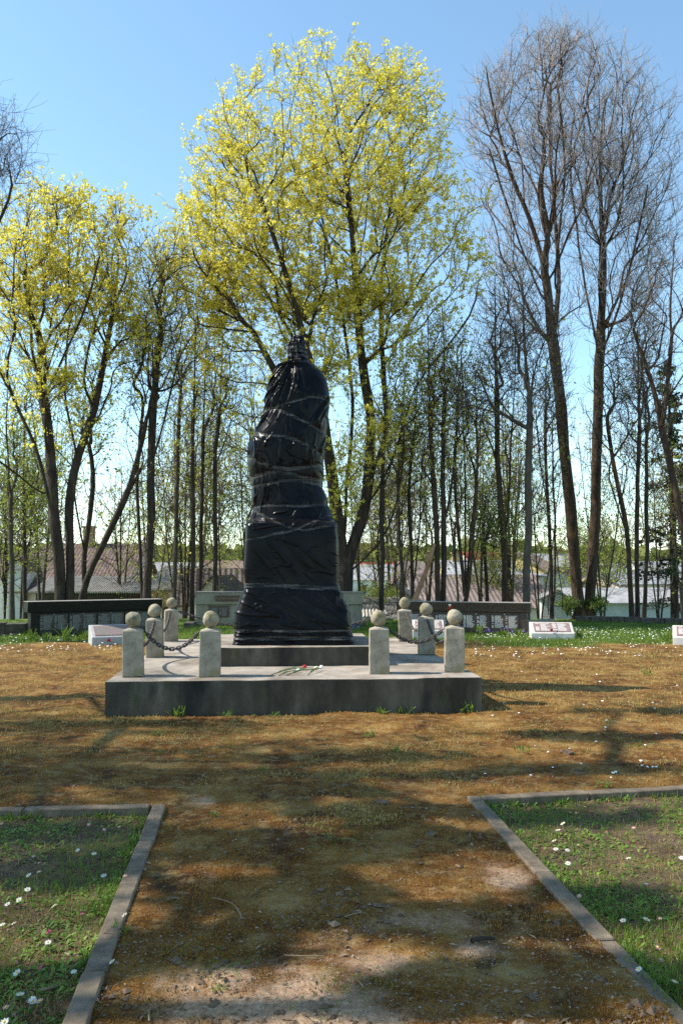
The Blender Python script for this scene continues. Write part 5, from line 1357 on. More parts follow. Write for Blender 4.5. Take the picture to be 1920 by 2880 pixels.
models = [model(1, 12, 2.6, 'blossom2', .6, 'bark_grey', 'twig'), model(2, 11, 2.2, 'youngleaf', .35, 'bark', 'twig_dark', 3), model(3, 13, 2.0, None, 0, 'bark_rust', 'twig_dark', 2, 480), model(4, 8, 2.2, 'youngleaf', .9, 'bark', 'twig', 3), model(5, 14, 3.2, 'blossom2', .25, 'bark', 'twig_dark', 2, 560)]
def thin(seed, leaf, frac):
    r_ = np.random.default_rng(seed); st = []
    for k in range(3):
        a = r_.uniform(0, 6.28); d = np.array((math.cos(a), math.sin(a), 0)) * r_.uniform(.5, 1.0)
        st.append(np.array([(0, 0, -.3), d * .15 + (0, 0, 1.2), d * .5 + (0, 0, 3.2), d * .8 + (0, 0, 5.2), d + (0, 0, 7.4)]) + [[.02 * k, 0, 0]])
    return make_tree('slope_tree', 'x', 'tree', st, [(300, (0, 0, 4.6), (1.9, 1.9, 3.9), .75)], .06, r_, bark='bark_grey', twig='twig', leaf=leaf, leaf_per=6, leaf_frac=frac, leaf_size=.065, leaf_spread=.09, twigs=3, twig_len=(.3, .9), tip_r=.006, twig_r=.005, attach_z=.8, origin=(0, 0, 0), stem_min=.012)
models += [thin(31, 'youngleaf', .3), thin(32, 'blossom2', .22)]
bushes = [bush(6, 1.5, 1.0, 'bushleaf'), bush(7, 2.4, 1.5, 'youngleaf', 190, .7), bush(8, 1.1, .8, 'bushleaf', 120)]
used_m = {}
def place(src, px, Y, label, sc=1.0, rot=None, group=None, cat=None, zoff=0.0):
    o = src if id(src) not in used_m else copy_tree(src)
    used_m[id(src)] = 1
    x = PX(px, Y); o.location = (x, Y, float(macro(x, Y)) + zoff); o.scale = (sc,) * 3; o.rotation_euler = (0, 0, random.uniform(0, 6.28) if rot is None else rot)
    o['label'] = label
    if group: o['group'] = group
    return o
SL = [(0, 30, 1600, 3, 1.0, 'tree beyond the stone edging, behind the right edge of the photo'), (0, 40, 34, 3, .8, 'x')]
slope = [(3, 20, 33, .9, 'fresh green tree on the slope at the far left edge'), (0, 120, 36, .95, 'yellow green tree on the slope beside the tiled house'), (1, 345, 40, .9, 'thinly leaved tree on the slope at the right end of the tiled roof'),
         (1, 520, 33, .9, 'thinly leaved tree on the slope behind the three straight stems'), (0, 560, 38, 1.0, 'yellow green tree on the slope above the gabled sheds'), 
         (4, 720, 36, 1.0, 'tall tree on the slope hidden by the statue'), (1, 1100, 36, 1.0, 'thinly leaved tree on the slope before the pale gable house'),          (1, 1430, 32, .9, 'thinly leaved tree on the slope behind the smooth grey trunk'), 
         (3, 1640, 46, .9, 'fresh green tree far down the slope behind the double trunk'),
         (3, 1380, 48, .8, 'fresh green tree far down the slope above the long brown roof'), (3, 1710, 52, 1.0, 'fresh green tree far down the slope beside the white house')]
slope += [(5, 1015, 31, 1.0, 'thin twiggy tree on the slope just right of the statue'), (6, 1125, 30, .95, 'thin twiggy tree on the slope beside the pale gable house'), (5, 1200, 31, 1.0, 'thin twiggy tree on the slope behind the leaning dead trunk'), (6, 1350, 31, 1.0, 'thin twiggy tree on the slope behind the crooked young tree'), (5, 1435, 30, .95, 'thin twiggy tree on the slope behind the smooth grey trunk'), (6, 1070, 34, 1.0, 'thin twiggy tree far down the slope beyond the corrugated shed'), (5, 700, 31, 1.0, 'thin twiggy tree on the slope behind the statue'), (6, 430, 33, .95, 'thin twiggy tree on the slope behind the leaning tree'),
          (5, 60, 31, .9, 'thin twiggy tree on the slope behind the left edge of the black wall'), (6, 490, 30, .9, 'thin twiggy tree on the slope behind the rear left post'), (5, 620, 30.5, .95, 'thin twiggy tree on the slope before the gabled sheds'),
          (5, 1075, 29.5, .9, 'thin twiggy tree on the slope above the corrugated shed'), (5, 1290, 29.5, .95, 'thin twiggy tree on the slope left of the many-stemmed clump'),           (6, 1515, 32, .95, 'thin twiggy tree on the slope above the small white shed'), (6, 1690, 31, 1.0, 'thin twiggy tree on the slope before the pale blue house'), (6, 1850, 32, 1.0, 'thin twiggy tree on the slope left of the right edge'), (5, 1915, 30, .95, 'thin twiggy tree on the slope at the very right edge')]
for k, px, Y, sc, lab in slope: place(models[k], px, Y, lab, sc, group='trees down the slope behind the memorial')
bsh = [(2, 1592, 27.3, .42, 'dark green bush at the left foot of the big double trunk'),
       (2, 1672, 27.4, .45, 'dark green bush at the right foot of the big double trunk'), (1, 1050, 32, .7, 'thin bush beyond the low board shed')]
for k, px, Y, sc, lab in bsh: place(bushes[k], px, Y, lab, sc, group='bushes down the slope', zoff=.2)
# --- trees beside the path, left of the picture, whose boughs shade the foreground
for k, x, y, sc, rot, lab in ((4, -14.5, 6.5, 1.2, 2.0, 'tall thin tree left of the path, outside the picture'), (2, -12.0, 7.4, 1.15, 1.0, 'bare tree left of the monument, outside the picture'), (2, -15.5, 9.6, 1.2, 3.3, 'bare tree left of the black wall, outside the picture')):
    o = copy_tree(models[k]) if id(models[k]) in used_m else models[k]; used_m[id(models[k])] = 1; o.location = (x, y, 0); o.scale = (sc,) * 3; o.rotation_euler = (0, 0, rot); o['label'] = lab; o['group'] = 'trees beside the path left of the picture'
def bough(px, py, h, n, rx, ry, rz_=.3):
    """a leafy bough whose shade reaches the ground at the pixel"""
    g = gp(px, py); k = h / math.tan(SUN_EL)
    return (int(n * 1.9), (g[0] - k * math.cos(SUN_AZ), g[1] + k * math.sin(SUN_AZ), h), (rx, ry, rz_), .8)
near_b = [bough(800, 2225, 8.2, 80, .8, .2), bough(620, 2370, 7.2, 46, .36, .24), bough(1150, 2355, 8.0, 36, .35, .14), bough(880, 2400, 7.4, 36, .4, .12), bough(720, 2520, 7.6, 34, .45, .13), bough(560, 2660, 6.6, 26, .28, .1), bough(1310, 2600, 8.6, 36, .45, .1), bough(1320, 2790, 8.0, 34, .3, .12), 
          bough(200, 2430, 6.4, 36, .5, .16), bough(1690, 2520, 9.0, 26, .3, .1), bough(1040, 2290, 7.7, 26, .6, .08), bough(950, 2560, 7.2, 26, .35, .08), bough(1700, 2740, 8.6, 22, .3, .12)]
far_b = [bough(1570, 2165, 9.6, 46, 1.6, .2), bough(250, 2195, 6.4, 40, 1.2, .16), bough(350, 2040, 7.0, 36, 1.6, .16), bough(1700, 2070, 9.8, 40, 1.4, .2), bough(1500, 2280, 9.0, 34, .8, .16), bough(150, 1960, 7.2, 24, 1.2, .2), bough(950, 2130, 8.3, 30, 1.4, .12), bough(1820, 2000, 9.4, 28, 1.2, .2), bough(120, 2330, 6.0, 24, .6, .14)]
for lab, base, bl in (('leafy tree beside the path, outside the picture on the left', (-8.6, 3.6), near_b), ('leafy tree before the monument, outside the picture on the left', (-9.2, 7.2), far_b)):
    bx, by = base
    st = [np.array([(bx, by, -.3), (bx + .1, by, 1.5), (bx + .3, by, 3.0), (bx + .8, by - .1, 5.0), (bx + 1.0, by, 7.5), (bx + .9, by, 9.5)]), np.array([(bx + .3, by, 3.0), (bx + 1.6, by + .3, 4.6), (bx + 2.4, by + .3, 6.2)]), np.array([(bx + .2, by, 2.6), (bx - .8, by - .3, 4.6), (bx - 1.2, by - .4, 7.0), (bx - .8, by - .3, 9.0)])]
    make_tree('maple_tree', lab, 'tree', st, bl, .2, rg, leaf='blossom2', leaf_per=9, leaf_size=.08, leaf_spread=.06, twigs=2, twig_len=(.08, .2), leaf_mid=.25, attach_z=2.6, tip_r=.007, stem_min=.03, group='trees beside the path left of the picture')
for m_ in models + bushes:
    if id(m_) not in used_m:
        for ch_ in list(m_.children): bpy.data.objects.remove(ch_)
        bpy.data.objects.remove(m_)
# --- far wooded hills
n = 5200
Yf = rg.uniform(300, 1500, n); xf = rg.uniform(-.75, .75, n) * Yf
zf = macro(xf, Yf) + rg.uniform(0, 11, n)
cl = np.stack((xf, Yf, zf), -1)
tag(link('far_woods', leaf_clumps('far_woods', cl, 8, 7.5, 3.0, rg, M['farwood'])), kind='stuff')
# ------------------------------------------------------------------ grass, moss, litter and flowers on the ground
rg = np.random.default_rng(23)
def scatter_px(n, x0, x1, y0, y1):
    """ground points spread over a stretch of lawn as it is seen, so near and far are covered alike"""
    px = rg.uniform(x0, x1, n); py = rg.uniform(y0, y1, n)
    zz_ = (1440 - py) / F; xx = (px - 960) / F
    y = math.cos(PITCH) - zz_ * math.sin(PITCH); z = math.sin(PITCH) + zz_ * math.cos(PITCH)
    t = -EYE / z
    return xx * t, y * t
def on_plinth(x, y, m=0.0):
    u = (x - fl[0]) * ex[0] + (y - fl[1]) * ex[1]; v = (x - fl[0]) * ey[0] + (y - fl[1]) * ey[1]
    return (u > -m) & (u < PW + m) & (v > -m) & (v < PD + m)
def blades(name, x, y, h, w, mat_, lean=.45, kind='stuff', z0=0.0):
    n = len(x); a = rg.uniform(0, 2 * math.pi, n); b = rg.uniform(0, 2 * math.pi, n)
    h = np.broadcast_to(h, (n,)) * rg.uniform(.6, 1.35, n); w = np.broadcast_to(w, (n,)) * rg.uniform(.7, 1.3, n)
    base = np.stack((x, y, H(x, y) + z0), -1)
    s = np.stack((np.cos(a), np.sin(a), 0 * a), -1); ln = np.abs(rg.normal(0, lean, n)); f = np.stack((np.cos(b) * ln, np.sin(b) * ln, np.ones(n)), -1)
    f /= np.linalg.norm(f, axis=1, keepdims=True)
    mid = base + f * (h * .55)[:, None]; f2 = f + np.stack((np.cos(b) * ln, np.sin(b) * ln, -.3 * ln), -1) * .9; f2 /= np.linalg.norm(f2, axis=1, keepdims=True)
    tip = mid + f2 * (h * .5)[:, None]
    V = np.stack((base - s * w[:, None] / 2, base + s * w[:, None] / 2, mid + s * w[:, None] * .42, mid - s * w[:, None] * .42, tip), 1).reshape(-1, 3)
    i = np.arange(n)[:, None] * 5
    me = np_mesh(name, V, [i + np.array([[0, 1, 2, 3]]), i + np.array([[3, 2, 4]])], False, [mat_])
    return tag(link(name, me), kind=kind)
def leaves_flat(name, x, y, L, w, mat_, el=(.1, .7), clusters=None):
    """broad little leaves in rosettes"""
    n = len(x); a = rg.uniform(0, 2 * math.pi, n); e = rg.uniform(*el, n)
    L = np.broadcast_to(L, (n,)) * rg.uniform(.6, 1.3, n); w = np.broadcast_to(w, (n,)) * rg.uniform(.7, 1.3, n)
    d = np.stack((np.cos(a) * np.cos(e), np.sin(a) * np.cos(e), np.sin(e)), -1); s = np.stack((-np.sin(a), np.cos(a), rg.normal(0, .25, n)), -1)
    b = np.stack((x, y, H(x, y) - .002), -1); up = np.array((0, 0, 1.0))
    L_, w_ = L[:, None], w[:, None]
    p1 = b + d * L_ * .35; p2 = b + d * L_ * .75 + up * L_ * .0; t = b + d * L_ - up * L_ * .12
    V = np.stack((b, p1 + s * w_ * .28, p2 + s * w_ * .5, t, p2 - s * w_ * .5, p1 - s * w_ * .28), 1).reshape(-1, 3)
    i = np.arange(n)[:, None] * 6
    me = np_mesh(name, V, [i + np.array([[0, 1, 5]]), i + np.array([[1, 2, 4, 5]]), i + np.array([[2, 3, 4]])], False, [mat_])
    return tag(link(name, me), kind='stuff')
M['grass'] = leaf_mat('grass_blade', (.075, .14, .018), (.2, .28, .04), .35, 4)
M['grass_leaf'] = leaf_mat('daisy_leaf', (.085, .17, .022), (.24, .36, .055), .35, 5)
M['grass_dry'] = leaf_mat('dry_grass', (.24, .165, .045), (.5, .38, .13), .3, 3)
M['grass_lawn'] = leaf_mat('lawn_blade', (.07, .14, .016), (.2, .27, .035), .4, 1.2)
M['moss_blade'] = leaf_mat('moss_stalk', (.18, .07, .009), (.4, .2, .035), .3, 2.2)
M['grit'] = mat('grit', [(.35, (.16, .12, .09)), (.6, (.3, .235, .17)), (.75, (.46, .39, .31))], 60, 2, .9, 0)
M['clod'] = mat('clod', [(.3, (.07, .045, .028)), (.6, (.17, .115, .07)), (.8, (.33, .25, .17))], 8, 5, .95, .4, 60)
M['litter'] = mat('dry_litter', [(.3, (.12, .075, .04)), (.6, (.3, .22, .13)), (.8, (.5, .42, .3))], 3, 3, .9, 0)

def bed_scatter(n):
    x, y = scatter_px(n, -260, 2180, 2205, 3050)
    k = bed_mask(x, y) > .5
    return x[k], y[k]
x, y = bed_scatter(60000); dns = fbm(x * 2.1, y * 2.1, seed=50, oct=4) + .35 * fbm(x * 9, y * 9, seed=51, oct=2)
k = rg.uniform(-.36, .55, len(x)) < dns
leaves_flat('ground_cover', x[k], y[k], .038, .0155, M['grass_leaf'])
x, y = bed_scatter(42000); dns = fbm(x * 1.6 + 4, y * 1.6, seed=54, oct=4)
k = rg.uniform(-.32, .6, len(x)) < dns
blades('grass', x[k], y[k], .05, .0042, M['grass'])
x, y = bed_scatter(26000); blades('dry_grass', x, y, .03, .003, M['grass_dry'], .9)
x, y = bed_scatter(45000); k = rg.uniform(-.5, .4, len(x)) < fbm(x * 3.3, y * 3.3, seed=57, oct=4); blades('moss', x[k], y[k], .012, .004, M['moss_blade'], .8)
x, y = bed_scatter(30000); k = rg.uniform(-.5, .4, len(x)) < fbm(x * 2.3, y * 2.3, seed=59, oct=4); blades('fine_grass', x[k], y[k], .02, .0035, M['grass'], .7)
# bed edges: taller grass against the kerbs
ed = []
for k0, d_, ln_ in ((KL0, dL, 3.4), (KR0, dR, 3.4), (KL0, dLB, 3.0), (KR0, dRB, 3.4)):
    s = rg.uniform(0, ln_, 420); other = {id(dL): dLB, id(dR): dRB, id(dLB): dL, id(dRB): dR}[id(d_)]
    nrm = perp(d_); nrm = nrm if np.dot(nrm, other) > 0 else -nrm
    off_ = KW + .01 + np.abs(rg.normal(0, .035, 420)); p = k0 + d_ * s[:, None] + nrm * off_[:, None]
    kk = rg.uniform(-.4, .3, 420) < fbm(p[:, 0] * 5, p[:, 1] * 5, seed=58, oct=2); ed.append(p[kk])
ed = np.vstack(ed); blades('grass', ed[:, 0], ed[:, 1], .055, .006, M['grass'], .5)
leaves_flat('ground_cover', ed[:, 0], ed[:, 1], .045, .014, M['grass_leaf'], (.4, 1.2))
# moss and thin turf on the open ground
def open_scatter(n, y0=1760, y1=3000):
    x, y = scatter_px(n, -150, 2070, y0, y1)
    k = (bed_mask(x, y) < .05) & ~on_plinth(x, y, .01)
    return x[k], y[k]
x, y = open_scatter(120000, 1990, 3000); sm = sand_mask(x, y); k = (rg.uniform(0, 1, len(x)) > sm * 1.2) & (rg.uniform(-.5, .4, len(x)) < fbm(x * 3, y * 3, seed=60, oct=4))
x, y = x[k], y[k]; dist = np.hypot(x, y)
blades('moss', x, y, .010 + .0007 * dist, .0016 + .0006 * dist, M['moss_blade'], .7)
x, y = open_scatter(110000, 1800, 2330); k = (rg.uniform(-.25, .5, len(x)) < fbm(x * 1.3, y * 1.3, seed=62, oct=4) + sstep(7, 13, y) * .25 - .05); x, y = x[k], y[k]; dist = np.hypot(x, y)
blades('dry_grass', x, y, .012 + .0016 * dist, .001 + .0007 * dist, M['grass_dry'], .8)
x, y = open_scatter(50000, 1800, 3000); k = rg.uniform(.22, .8, len(x)) < fbm(x * 1.9 + 9, y * 1.9, seed=64, oct=5, gain=.65) + .05 * sstep(6, 14, y); x, y = x[k], y[k]; dist = np.hypot(x, y)
blades('grass', x, y, .012 + .0018 * dist, .0016 + .0007 * dist, M['grass'], .7)
# small green tufts and weeds, single plants
WEED = [(500, 2012, .16, 'bushy weed at the foot of the plinth near its left end'), (1300, 2000, .2, 'leafy weed at the foot of the plinth near its right corner'), (1130, 2003, .15, 'small weed at the foot of the plinth right of the middle'), (1075, 2008, .12, 'low weed at the foot of the plinth under the right inner post'), (640, 2018, .1, 'low grassy weed at the foot of the plinth under the left inner post'),
        (770, 2014, .08, 'tiny weed at the foot of the plinth left of the middle'), (1690, 2215, .11, 'young dandelion on the path side of the right kerb'), (1467, 2118, .12, 'low green tuft on the moss right of the monument'), (1800, 2100, .14, 'green tuft on the moss near the right edge'), (1105, 2118, .08, 'small green tuft on the moss before the monument'), (745, 2172, .07, 'tiny green tuft on the moss at the middle'),
        (440, 2072, .09, 'green tuft on the moss before the left end of the plinth'), (1036, 2075, .1, 'low green tuft just before the plinth'), (1820, 1900, .14, 'green tuft on the far moss at the right'), (445, 2120, .07, 'second green tuft before the left end of the plinth'), (330, 2622, .07, 'grass tuft growing over the left kerb'), (620, 2790, .05, 'small upright leaf on the path near the left kerb'), (600, 2295, .05, 'tiny sprout near the corner of the left kerb')]
for kx, (px, py, h_, lab) in enumerate(WEED):
    c = gp(px, py); 
    if on_plinth(np.array([c[0]]), np.array([c[1]]), .02)[0]: c[1] = (fl + ex * np.dot(c[:2] - fl, ex) - ey * .04)[1]
    t = thing('weed', lab, 'weed', (c[0], c[1], float(H(c[0], c[1]))))
    n_ = 26; V, Q = [], []; rr = random.Random(kx)
    nleaf = 12 + rr.randrange(8); h_ *= .72
    for q2 in range(nleaf):
        a = rr.uniform(0, 6.28); e_ = rr.uniform(.25, 1.25); L = h_ * rr.uniform(.6, 1.25); o_ = np.array((rr.uniform(-1, 1), rr.uniform(-1, 1) * .5, 0)) * h_ * .8
        v, q_ = leafstrip(o_, o_ + L * np.array((math.cos(a) * math.cos(e_), math.sin(a) * math.cos(e_), math.sin(e_))), L * .15, .012)
        link('leaf', np_mesh('leaf', np.array(v), np.array(q_), True, [M['grass_leaf'] if q2 % 3 else M['grass']]), t)
# the back lawn and its daisies
x, y = scatter_px(60000, -150, 2070, 1745, 1835); k = (lawn_mask(x, y) > rg.uniform(.15, .9, len(x))) & (y < 27) & ~on_plinth(x, y, .1)
x, y = x[k], y[k]
blades('lawn_grass', x, y, .075, .013, M['grass_lawn'], .4)
def daisy_dots(name, x, y, s, mat_, h=.06):
    n = len(x); a = rg.uniform(0, 6.28, n); s = s * rg.uniform(.7, 1.25, n); b = np.stack((x, y, H(x, y) + h * rg.uniform(.6, 1.2, n)), -1)
    V = [b + np.stack((np.cos(a + k * 1.047) * s, np.sin(a + k * 1.047) * s, s * .35 * np.sin(a * 3 + k * 2.1)), -1) for k in range(6)]
    V = np.stack([b + (0, 0, .006)] + V, 1).reshape(-1, 3); i = np.arange(n)[:, None] * 7
    return tag(link(name, np_mesh(name, V, [i + np.array([[0, 1 + k, 1 + (k + 1) % 6]]) for k in range(6)], False, [mat_])), kind='stuff')
x, y = scatter_px(900, 1330, 1960, 1768, 1800); k = rg.uniform(-.5, .6, len(x)) < fbm(x * .9, y * .9, seed=70, oct=3); daisy_dots('far_daisies', x[k], y[k], .019, M['white'])
x, y = scatter_px(160, 1330, 1960, 1795, 1850); daisy_dots('far_daisies', x, y, .02, M['white'], .03)
x, y = scatter_px(120, -40, 350, 1785, 1835); daisy_dots('far_daisies', x, y, .022, M['white'])
x, y = scatter_px(40, 1330, 1960, 1850, 2200); k = ~on_plinth(x, y, .1) & (bed_mask(x, y) < .1); daisy_dots('far_daisies', x[k], y[k], .014, M['white'], .02)
M['bluebell'] = plain('blue_flower', (.16, .12, .42), .6)
for x0, x1, Yb in ((1395, 1490, 20.4), (1330, 1380, 20.7), (1480, 1520, 22.0), (985, 1010, 22.0)):
    x = rg.uniform(PX(x0, Yb), PX(x1, Yb), 26); y = rg.normal(Yb, .15, 26); daisy_dots('blue_flowers', x, y, .022, M['bluebell'], .14)
# clumps of long narrow leaves by the walls
CL = [(185, 1797, 19.6, .34, 'clump of long daffodil leaves at the foot of the black wall, its third panel'), (90, 1800, 19.3, .26, 'clump of long leaves at the left end of the black wall'), (240, 1800, 19.5, .22, 'short clump of leaves beside the grey sloping slab'), (1345, 1772, 20.7, .3, 'clump of long leaves at the foot of the brown wall'), (1455, 1775, 20.3, .22, 'clump of leaves with blue flowers at the right end of the brown wall'),
      (1630, 1795, 19.8, .26, 'leafy plant at the right side of the pale sloping slab'), (1885, 1815, 18.6, .3, 'upright leafy plant beside the white slab at the right edge'), (130, 1803, 19.2, .18, 'low leafy clump before the black wall'), (1415, 1780, 20.3, .2, 'low clump before the middle panels of the brown wall')]
for kx, (px, py, Yc, h_, lab) in enumerate(CL):
    b = at(px, py, Yc); t = thing('leafy_plant', lab, 'plant', (b[0], Yc, float(H(b[0], Yc)))); rr = random.Random(40 + kx)
    for q2 in range(22):
        a = rr.uniform(0, 6.28); e_ = rr.uniform(.7, 1.45); L = h_ * rr.uniform(.7, 1.2); o_ = np.array((rr.uniform(-1, 1), rr.uniform(-1, 1), 0)) * h_ * .3
        v, q_ = leafstrip(o_, o_ + L * np.array((math.cos(a) * math.cos(e_), math.sin(a) * math.cos(e_), math.sin(e_))), .03, .02)
        link('leaf', np_mesh('leaf', np.array(v), np.array(q_), True, [M['grass_lawn']]), t)
# grit, clods and litter
def stones(name, x, y, s, mat_, flat=.6):
    n = len(x); s = s * rg.lognormal(0, .45, n); b = np.stack((x, y, H(x, y) + s * flat * .25), -1); r_ = rg.uniform(.6, 1.3, (n, 6)); a = rg.uniform(0, 6.28, n)
    dirs = [np.stack((np.cos(a + k * 1.571), np.sin(a + k * 1.571), 0 * a), -1) for k in range(4)] + [np.tile((0, 0, flat), (n, 1)), np.tile((0, 0, -flat), (n, 1))]
    V = np.stack([b + d * (s * r_[:, k])[:, None] for k, d in enumerate(dirs)], 1).reshape(-1, 3); i = np.arange(n)[:, None] * 6
    return tag(link(name, np_mesh(name, V, [i + np.array([[k, (k + 1) % 4, 4]]) for k in range(4)] + [i + np.array([[(k + 1) % 4, k, 5]]) for k in range(4)], False, [mat_])), kind='stuff')
x, y = open_scatter(20000, 2000, 3000); k = rg.uniform(-.5, .6, len(x)) < fbm(x * 2, y * 2, seed=82, oct=3) + .5 * sand_mask(x, y); stones('grit', x[k], y[k], .0034, M['grit'])
x, y = open_scatter(9000, 2150, 3000); k = rg.uniform(.0, .5, len(x)) < fbm(x * 1.7, y * 1.7, seed=12, oct=3); stones('soil_clods', x[k], y[k], .0105, M['clod'], .6)
x, y = bed_scatter(1500); stones('soil_clods', x, y, .008, M['clod'], .7)
def litter(n, y0, y1, L, name='dry_litter'):
    x, y = scatter_px(n, -150, 2070, y0, y1); k = ~on_plinth(x, y, .02); x, y = x[k], y[k]; n = len(x)
    a = rg.uniform(0, 6.28, n); l_ = L * rg.lognormal(0, .5, n); b = np.stack((x, y, H(x, y) + .006), -1)
    d = np.stack((np.cos(a), np.sin(a), rg.normal(0, .15, n)), -1); s = np.stack((-np.sin(a), np.cos(a), rg.normal(0, .3, n)), -1); w = (l_ * rg.uniform(.05, .4, n))[:, None]; l_ = l_[:, None]
    V = np.stack((b - d * l_ / 2, b + s * w / 2 + (0, 0, .003), b + d * l_ / 2, b - s * w / 2 + (0, 0, .003)), 1).reshape(-1, 3)
    tag(link(name, np_mesh(name, V, np.arange(n * 4).reshape(-1, 4), False, [M['litter']])), kind='stuff')
litter(4200, 2030, 3000, .018)
# sticks lying about
ST = [((600, 2530), (680, 2590), 'curved pale twig on the path, left of the middle'), ((500, 2514), (532, 2517), 'short straight stick on the path near the left kerb'), ((968, 2590), (1032, 2578), 'short twig on the path at the middle'), ((1325, 2665), (1390, 2655), 'thick dark stick on the path before the right kerb'), ((800, 2695), (910, 2700), 'long thin twig on the bare patch of the path'), ((990, 2762), (1022, 2792), 'thin orange twig on the grey sand'), ((272, 2640), (310, 2637), 'pale straw lying across the left kerb'), ((112, 2764), (160, 2752), 'flat pale chip of bark in the left bed'), ((420, 2878), (424, 2840), 'upright straw at the bottom edge of the path'), ((478, 2685), (520, 2662), 'short dark twig on the moss near the left kerb')]
for kx, (a, b, lab) in enumerate(ST):
    a, b = gp(*a), gp(*b); a[2] = H(a[0], a[1]) + .012; b[2] = H(b[0], b[1]) + .012
    if kx == 6: a[2] += .04; b[2] += .04
    rr = random.Random(kx); m_ = (a + b) / 2; s = np.linspace(0, 1, 7)[:, None]; pts = a * (1 - s) + b * s
    pts += np.array((rr.uniform(-1, 1), rr.uniform(-1, 1), .3)) * np.linalg.norm(b - a) * .12 * np.sin(s * 3.14) 
    t = thing('stick', lab, 'stick', tuple(m_)); r0 = .011 if kx == 3 else .008 if kx == 7 else .0036
    v, q_ = tube(pts - m_, np.linspace(r0, r0 * .6, 7), 6); link('twig', np_mesh('twig', v, q_, True, [M['litter'] if kx not in (3, 9) else M['bark']]), t)
# flat stones and broken lumps of the crust
LUMP = [(1073, 2260, .055, 'flat pale stone on the moss left of the right kerb corner'), (1210, 2352, .05, 'flat brown stone on the path near the right kerb'), (1565, 2605, .02, 'small round stone near the right kerb'), (1595, 2118, .06, 'brown stone on the moss at the right')]
for kx, (px, py, s_, lab) in enumerate(LUMP):
    c = gp(px, py); bm = bmesh.new(); bmesh.ops.create_icosphere(bm, subdivisions=2, radius=s_)
    for v in bm.verts: v.co.z *= .38; v.co.y *= .75
    rough(bm, s_ * .5, 1.1 / s_, kx * 7)
    tag(link('stone' if 'stone' in lab else 'earth_lump', bm_mesh('lump', bm, M['clod']), None, (c[0], c[1], float(H(c[0], c[1])) + s_ * .1), (0, 0, kx)), lab, 'stone' if 'stone' in lab else 'earth lump')
# the daisies in the two beds, one by one
def daisy_mesh(r, np_, petal_mat, seed, double=False):
    rr = random.Random(seed); V, Q, mi = [], [], []
    for ring in range(3 if double else 1):
        for k in range(np_):
            a = 2 * math.pi * (k + .5 * ring) / np_ + rr.uniform(-.06, .06); c, s = math.cos(a), math.sin(a); L = r * rr.uniform(.85, 1.08) * (1 - .25 * ring); w = 2.3 * r / np_ * 1.15; b0 = len(V); l0 = rr.uniform(.1, .45) + .4 * ring
            for t, wf in ((.22, .5), (.7, 1), (1, .45)):
                z = r * (l0 * t ** 1.2 * .6 + .1 * ring)
                for sg in (-1, 1): V.append((c * L * t - sg * s * w * wf / 2, s * L * t + sg * c * w * wf / 2, z))
            Q += [(b0, b0 + 1, b0 + 3, b0 + 2), (b0 + 2, b0 + 3, b0 + 5, b0 + 4)]
    return np_mesh('petals', V, np.array(Q), False, [petal_mat])
def disc_mesh(r):
    bm = bmesh.new(); bmesh.ops.create_uvsphere(bm, u_segments=8, v_segments=5, radius=r)
    for v in bm.verts: v.co.z *= .55
    return bm_mesh('centre', bm, M['yellow'], True)
M['pinkpetal'] = plain('pink_petal', (.72, .36, .42), .55); M['magenta'] = plain('magenta_petal', (.5, .05, .16), .55)
DM = {'w': daisy_mesh(.0215, 17, M['white'], 1), 'W': daisy_mesh(.026, 15, M['white'], 2, True), 'p': daisy_mesh(.017, 15, M['pinkpetal'], 3), 'P': daisy_mesh(.022, 14, M['magenta'], 4, True), 'm': daisy_mesh(.013, 12, M['magenta'], 5)}
DC = disc_mesh(.0065)
v, q_ = tube(np.array([(0, 0, -.06), (.003, 0, -.03), (0, 0, 0)]), np.array((.0022, .002, .002)), 5); DS = np_mesh('stem', v, q_, True, [M['stem']])
NAMES = {'w': ('white daisy', 'white daisy with yellow centre, in the %s'), 'W': ('double daisy', 'large double white daisy, growing in the %s'), 'p': ('pink daisy', 'pale pink daisy, growing in the %s'), 'P': ('double daisy', 'double magenta daisy, growing in the %s'), 'm': ('daisy bud', 'small magenta daisy bud, growing in the %s')}
def e7(x, y): return (x / 1.6333, 2200 + y / 1.6333)
def e8(x, y): return (960 + x / 1.6333, 2200 + y / 1.6333)
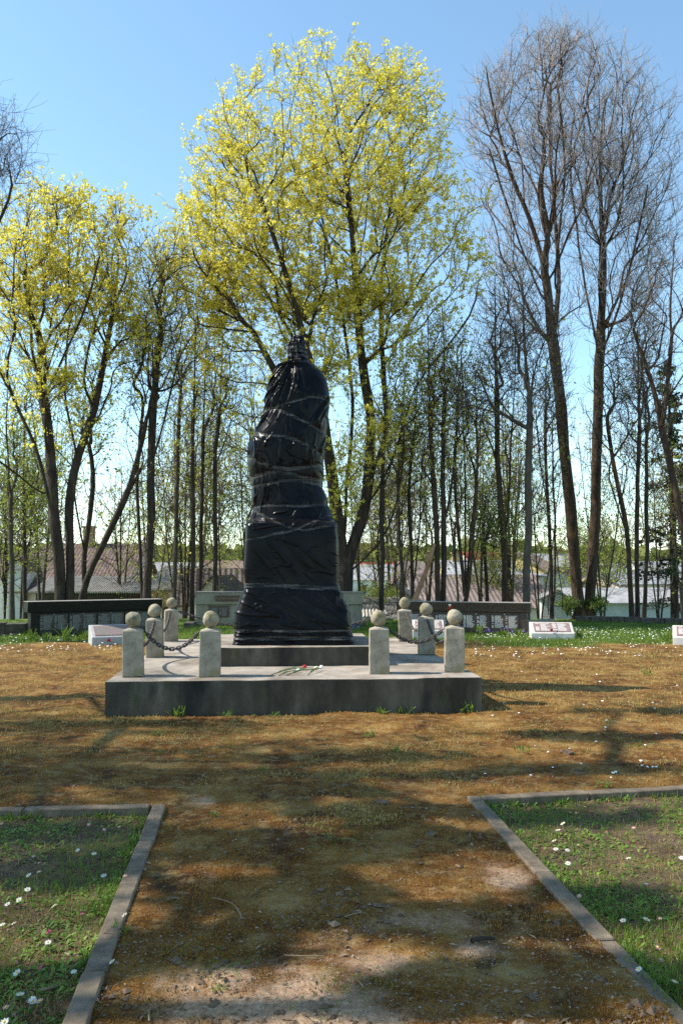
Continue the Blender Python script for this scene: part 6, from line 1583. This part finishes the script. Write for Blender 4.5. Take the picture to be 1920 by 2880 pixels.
DL = [('w', e7, [(35, 560), (12, 628), (65, 628), (95, 918), (22, 1065), (80, 825), (133, 413), (127, 487), (207, 360), (433, 312), (478, 393), (252, 535), (88, 520), (340, 840), (180, 387), (222, 700), (-30, 700), (-40, 900), (358, 287)]), ('W', e7, [(150, 975)]), ('p', e7, [(155, 322), (183, 350), (408, 188), (548, 195), (605, 298), (8, 183), (480, 190), (575, 415), (185, 970), (30, 985)]), ('P', e7, [(225, 655)]), ('m', e7, [(187, 805), (110, 565), (378, 567), (222, 220), (228, 215)]),
      ('w', e8, [(730, 160), (1015, 190), (993, 205), (975, 258), (1035, 295), (1037, 345), (1395, 445), (1290, 598), (1397, 595), (1528, 905), (982, 275), (1315, 340), (1560, 325)]), ('p', e8, [(743, 105), (838, 85), (1077, 138), (1115, 85), (1340, 203), (1460, 593), (1450, 722), (1085, 260), (1090, 497), (1465, 790), (1048, 110)])]
for kind_, fn, lst in DL:
    for (cx, cy) in lst:
        c = gp(*fn(cx, cy), z=.035)
        bed_ = 'left grass bed' if fn is e7 else 'right grass bed'
        z = float(H(c[0], c[1])) + random.uniform(.03, .06)
        dep_ = 'far' if cy < 330 else 'middle' if cy < 640 else 'near'
        fx_ = cx / 620 if fn is e7 else (cx - 560) / 1000
        lat_ = 'left' if fx_ < .33 else 'middle' if fx_ < .66 else 'right'
        t = thing('daisy', NAMES[kind_][1] % bed_ + ', %s %s part' % (dep_, lat_), 'daisy', (c[0], c[1], z), random.uniform(0, 6.28), ('daisies of one kind in the %s, ' % bed_) + NAMES[kind_][0])
        t.rotation_euler = (random.uniform(-.1, .5) , random.uniform(-.5, .3), random.uniform(-.4, .4))
        t.scale = (random.uniform(.6, .85),) * 3
        link('petals', DM[kind_], t); link('stem', DS, t)
        if kind_ in 'wWp': link('centre', DC, t, (0, 0, .004))
for (px, py, lab) in ((350, 2603, 'lone white daisy on the moss just right of the left kerb'), (315, 2734, 'half-closed white daisy on the moss by the left kerb'), (1796, 2768, 'fallen white petal flower on the right kerb')):
    c = gp(px, py); t = thing('daisy', lab, 'daisy', (c[0], c[1], float(H(c[0], c[1])) + .045)); t.rotation_euler = (.15, -.5, 0); t.scale = (.68,) * 3
    link('petals', DM['w'], t); link('stem', DS, t); link('centre', DC, t, (0, 0, .004))
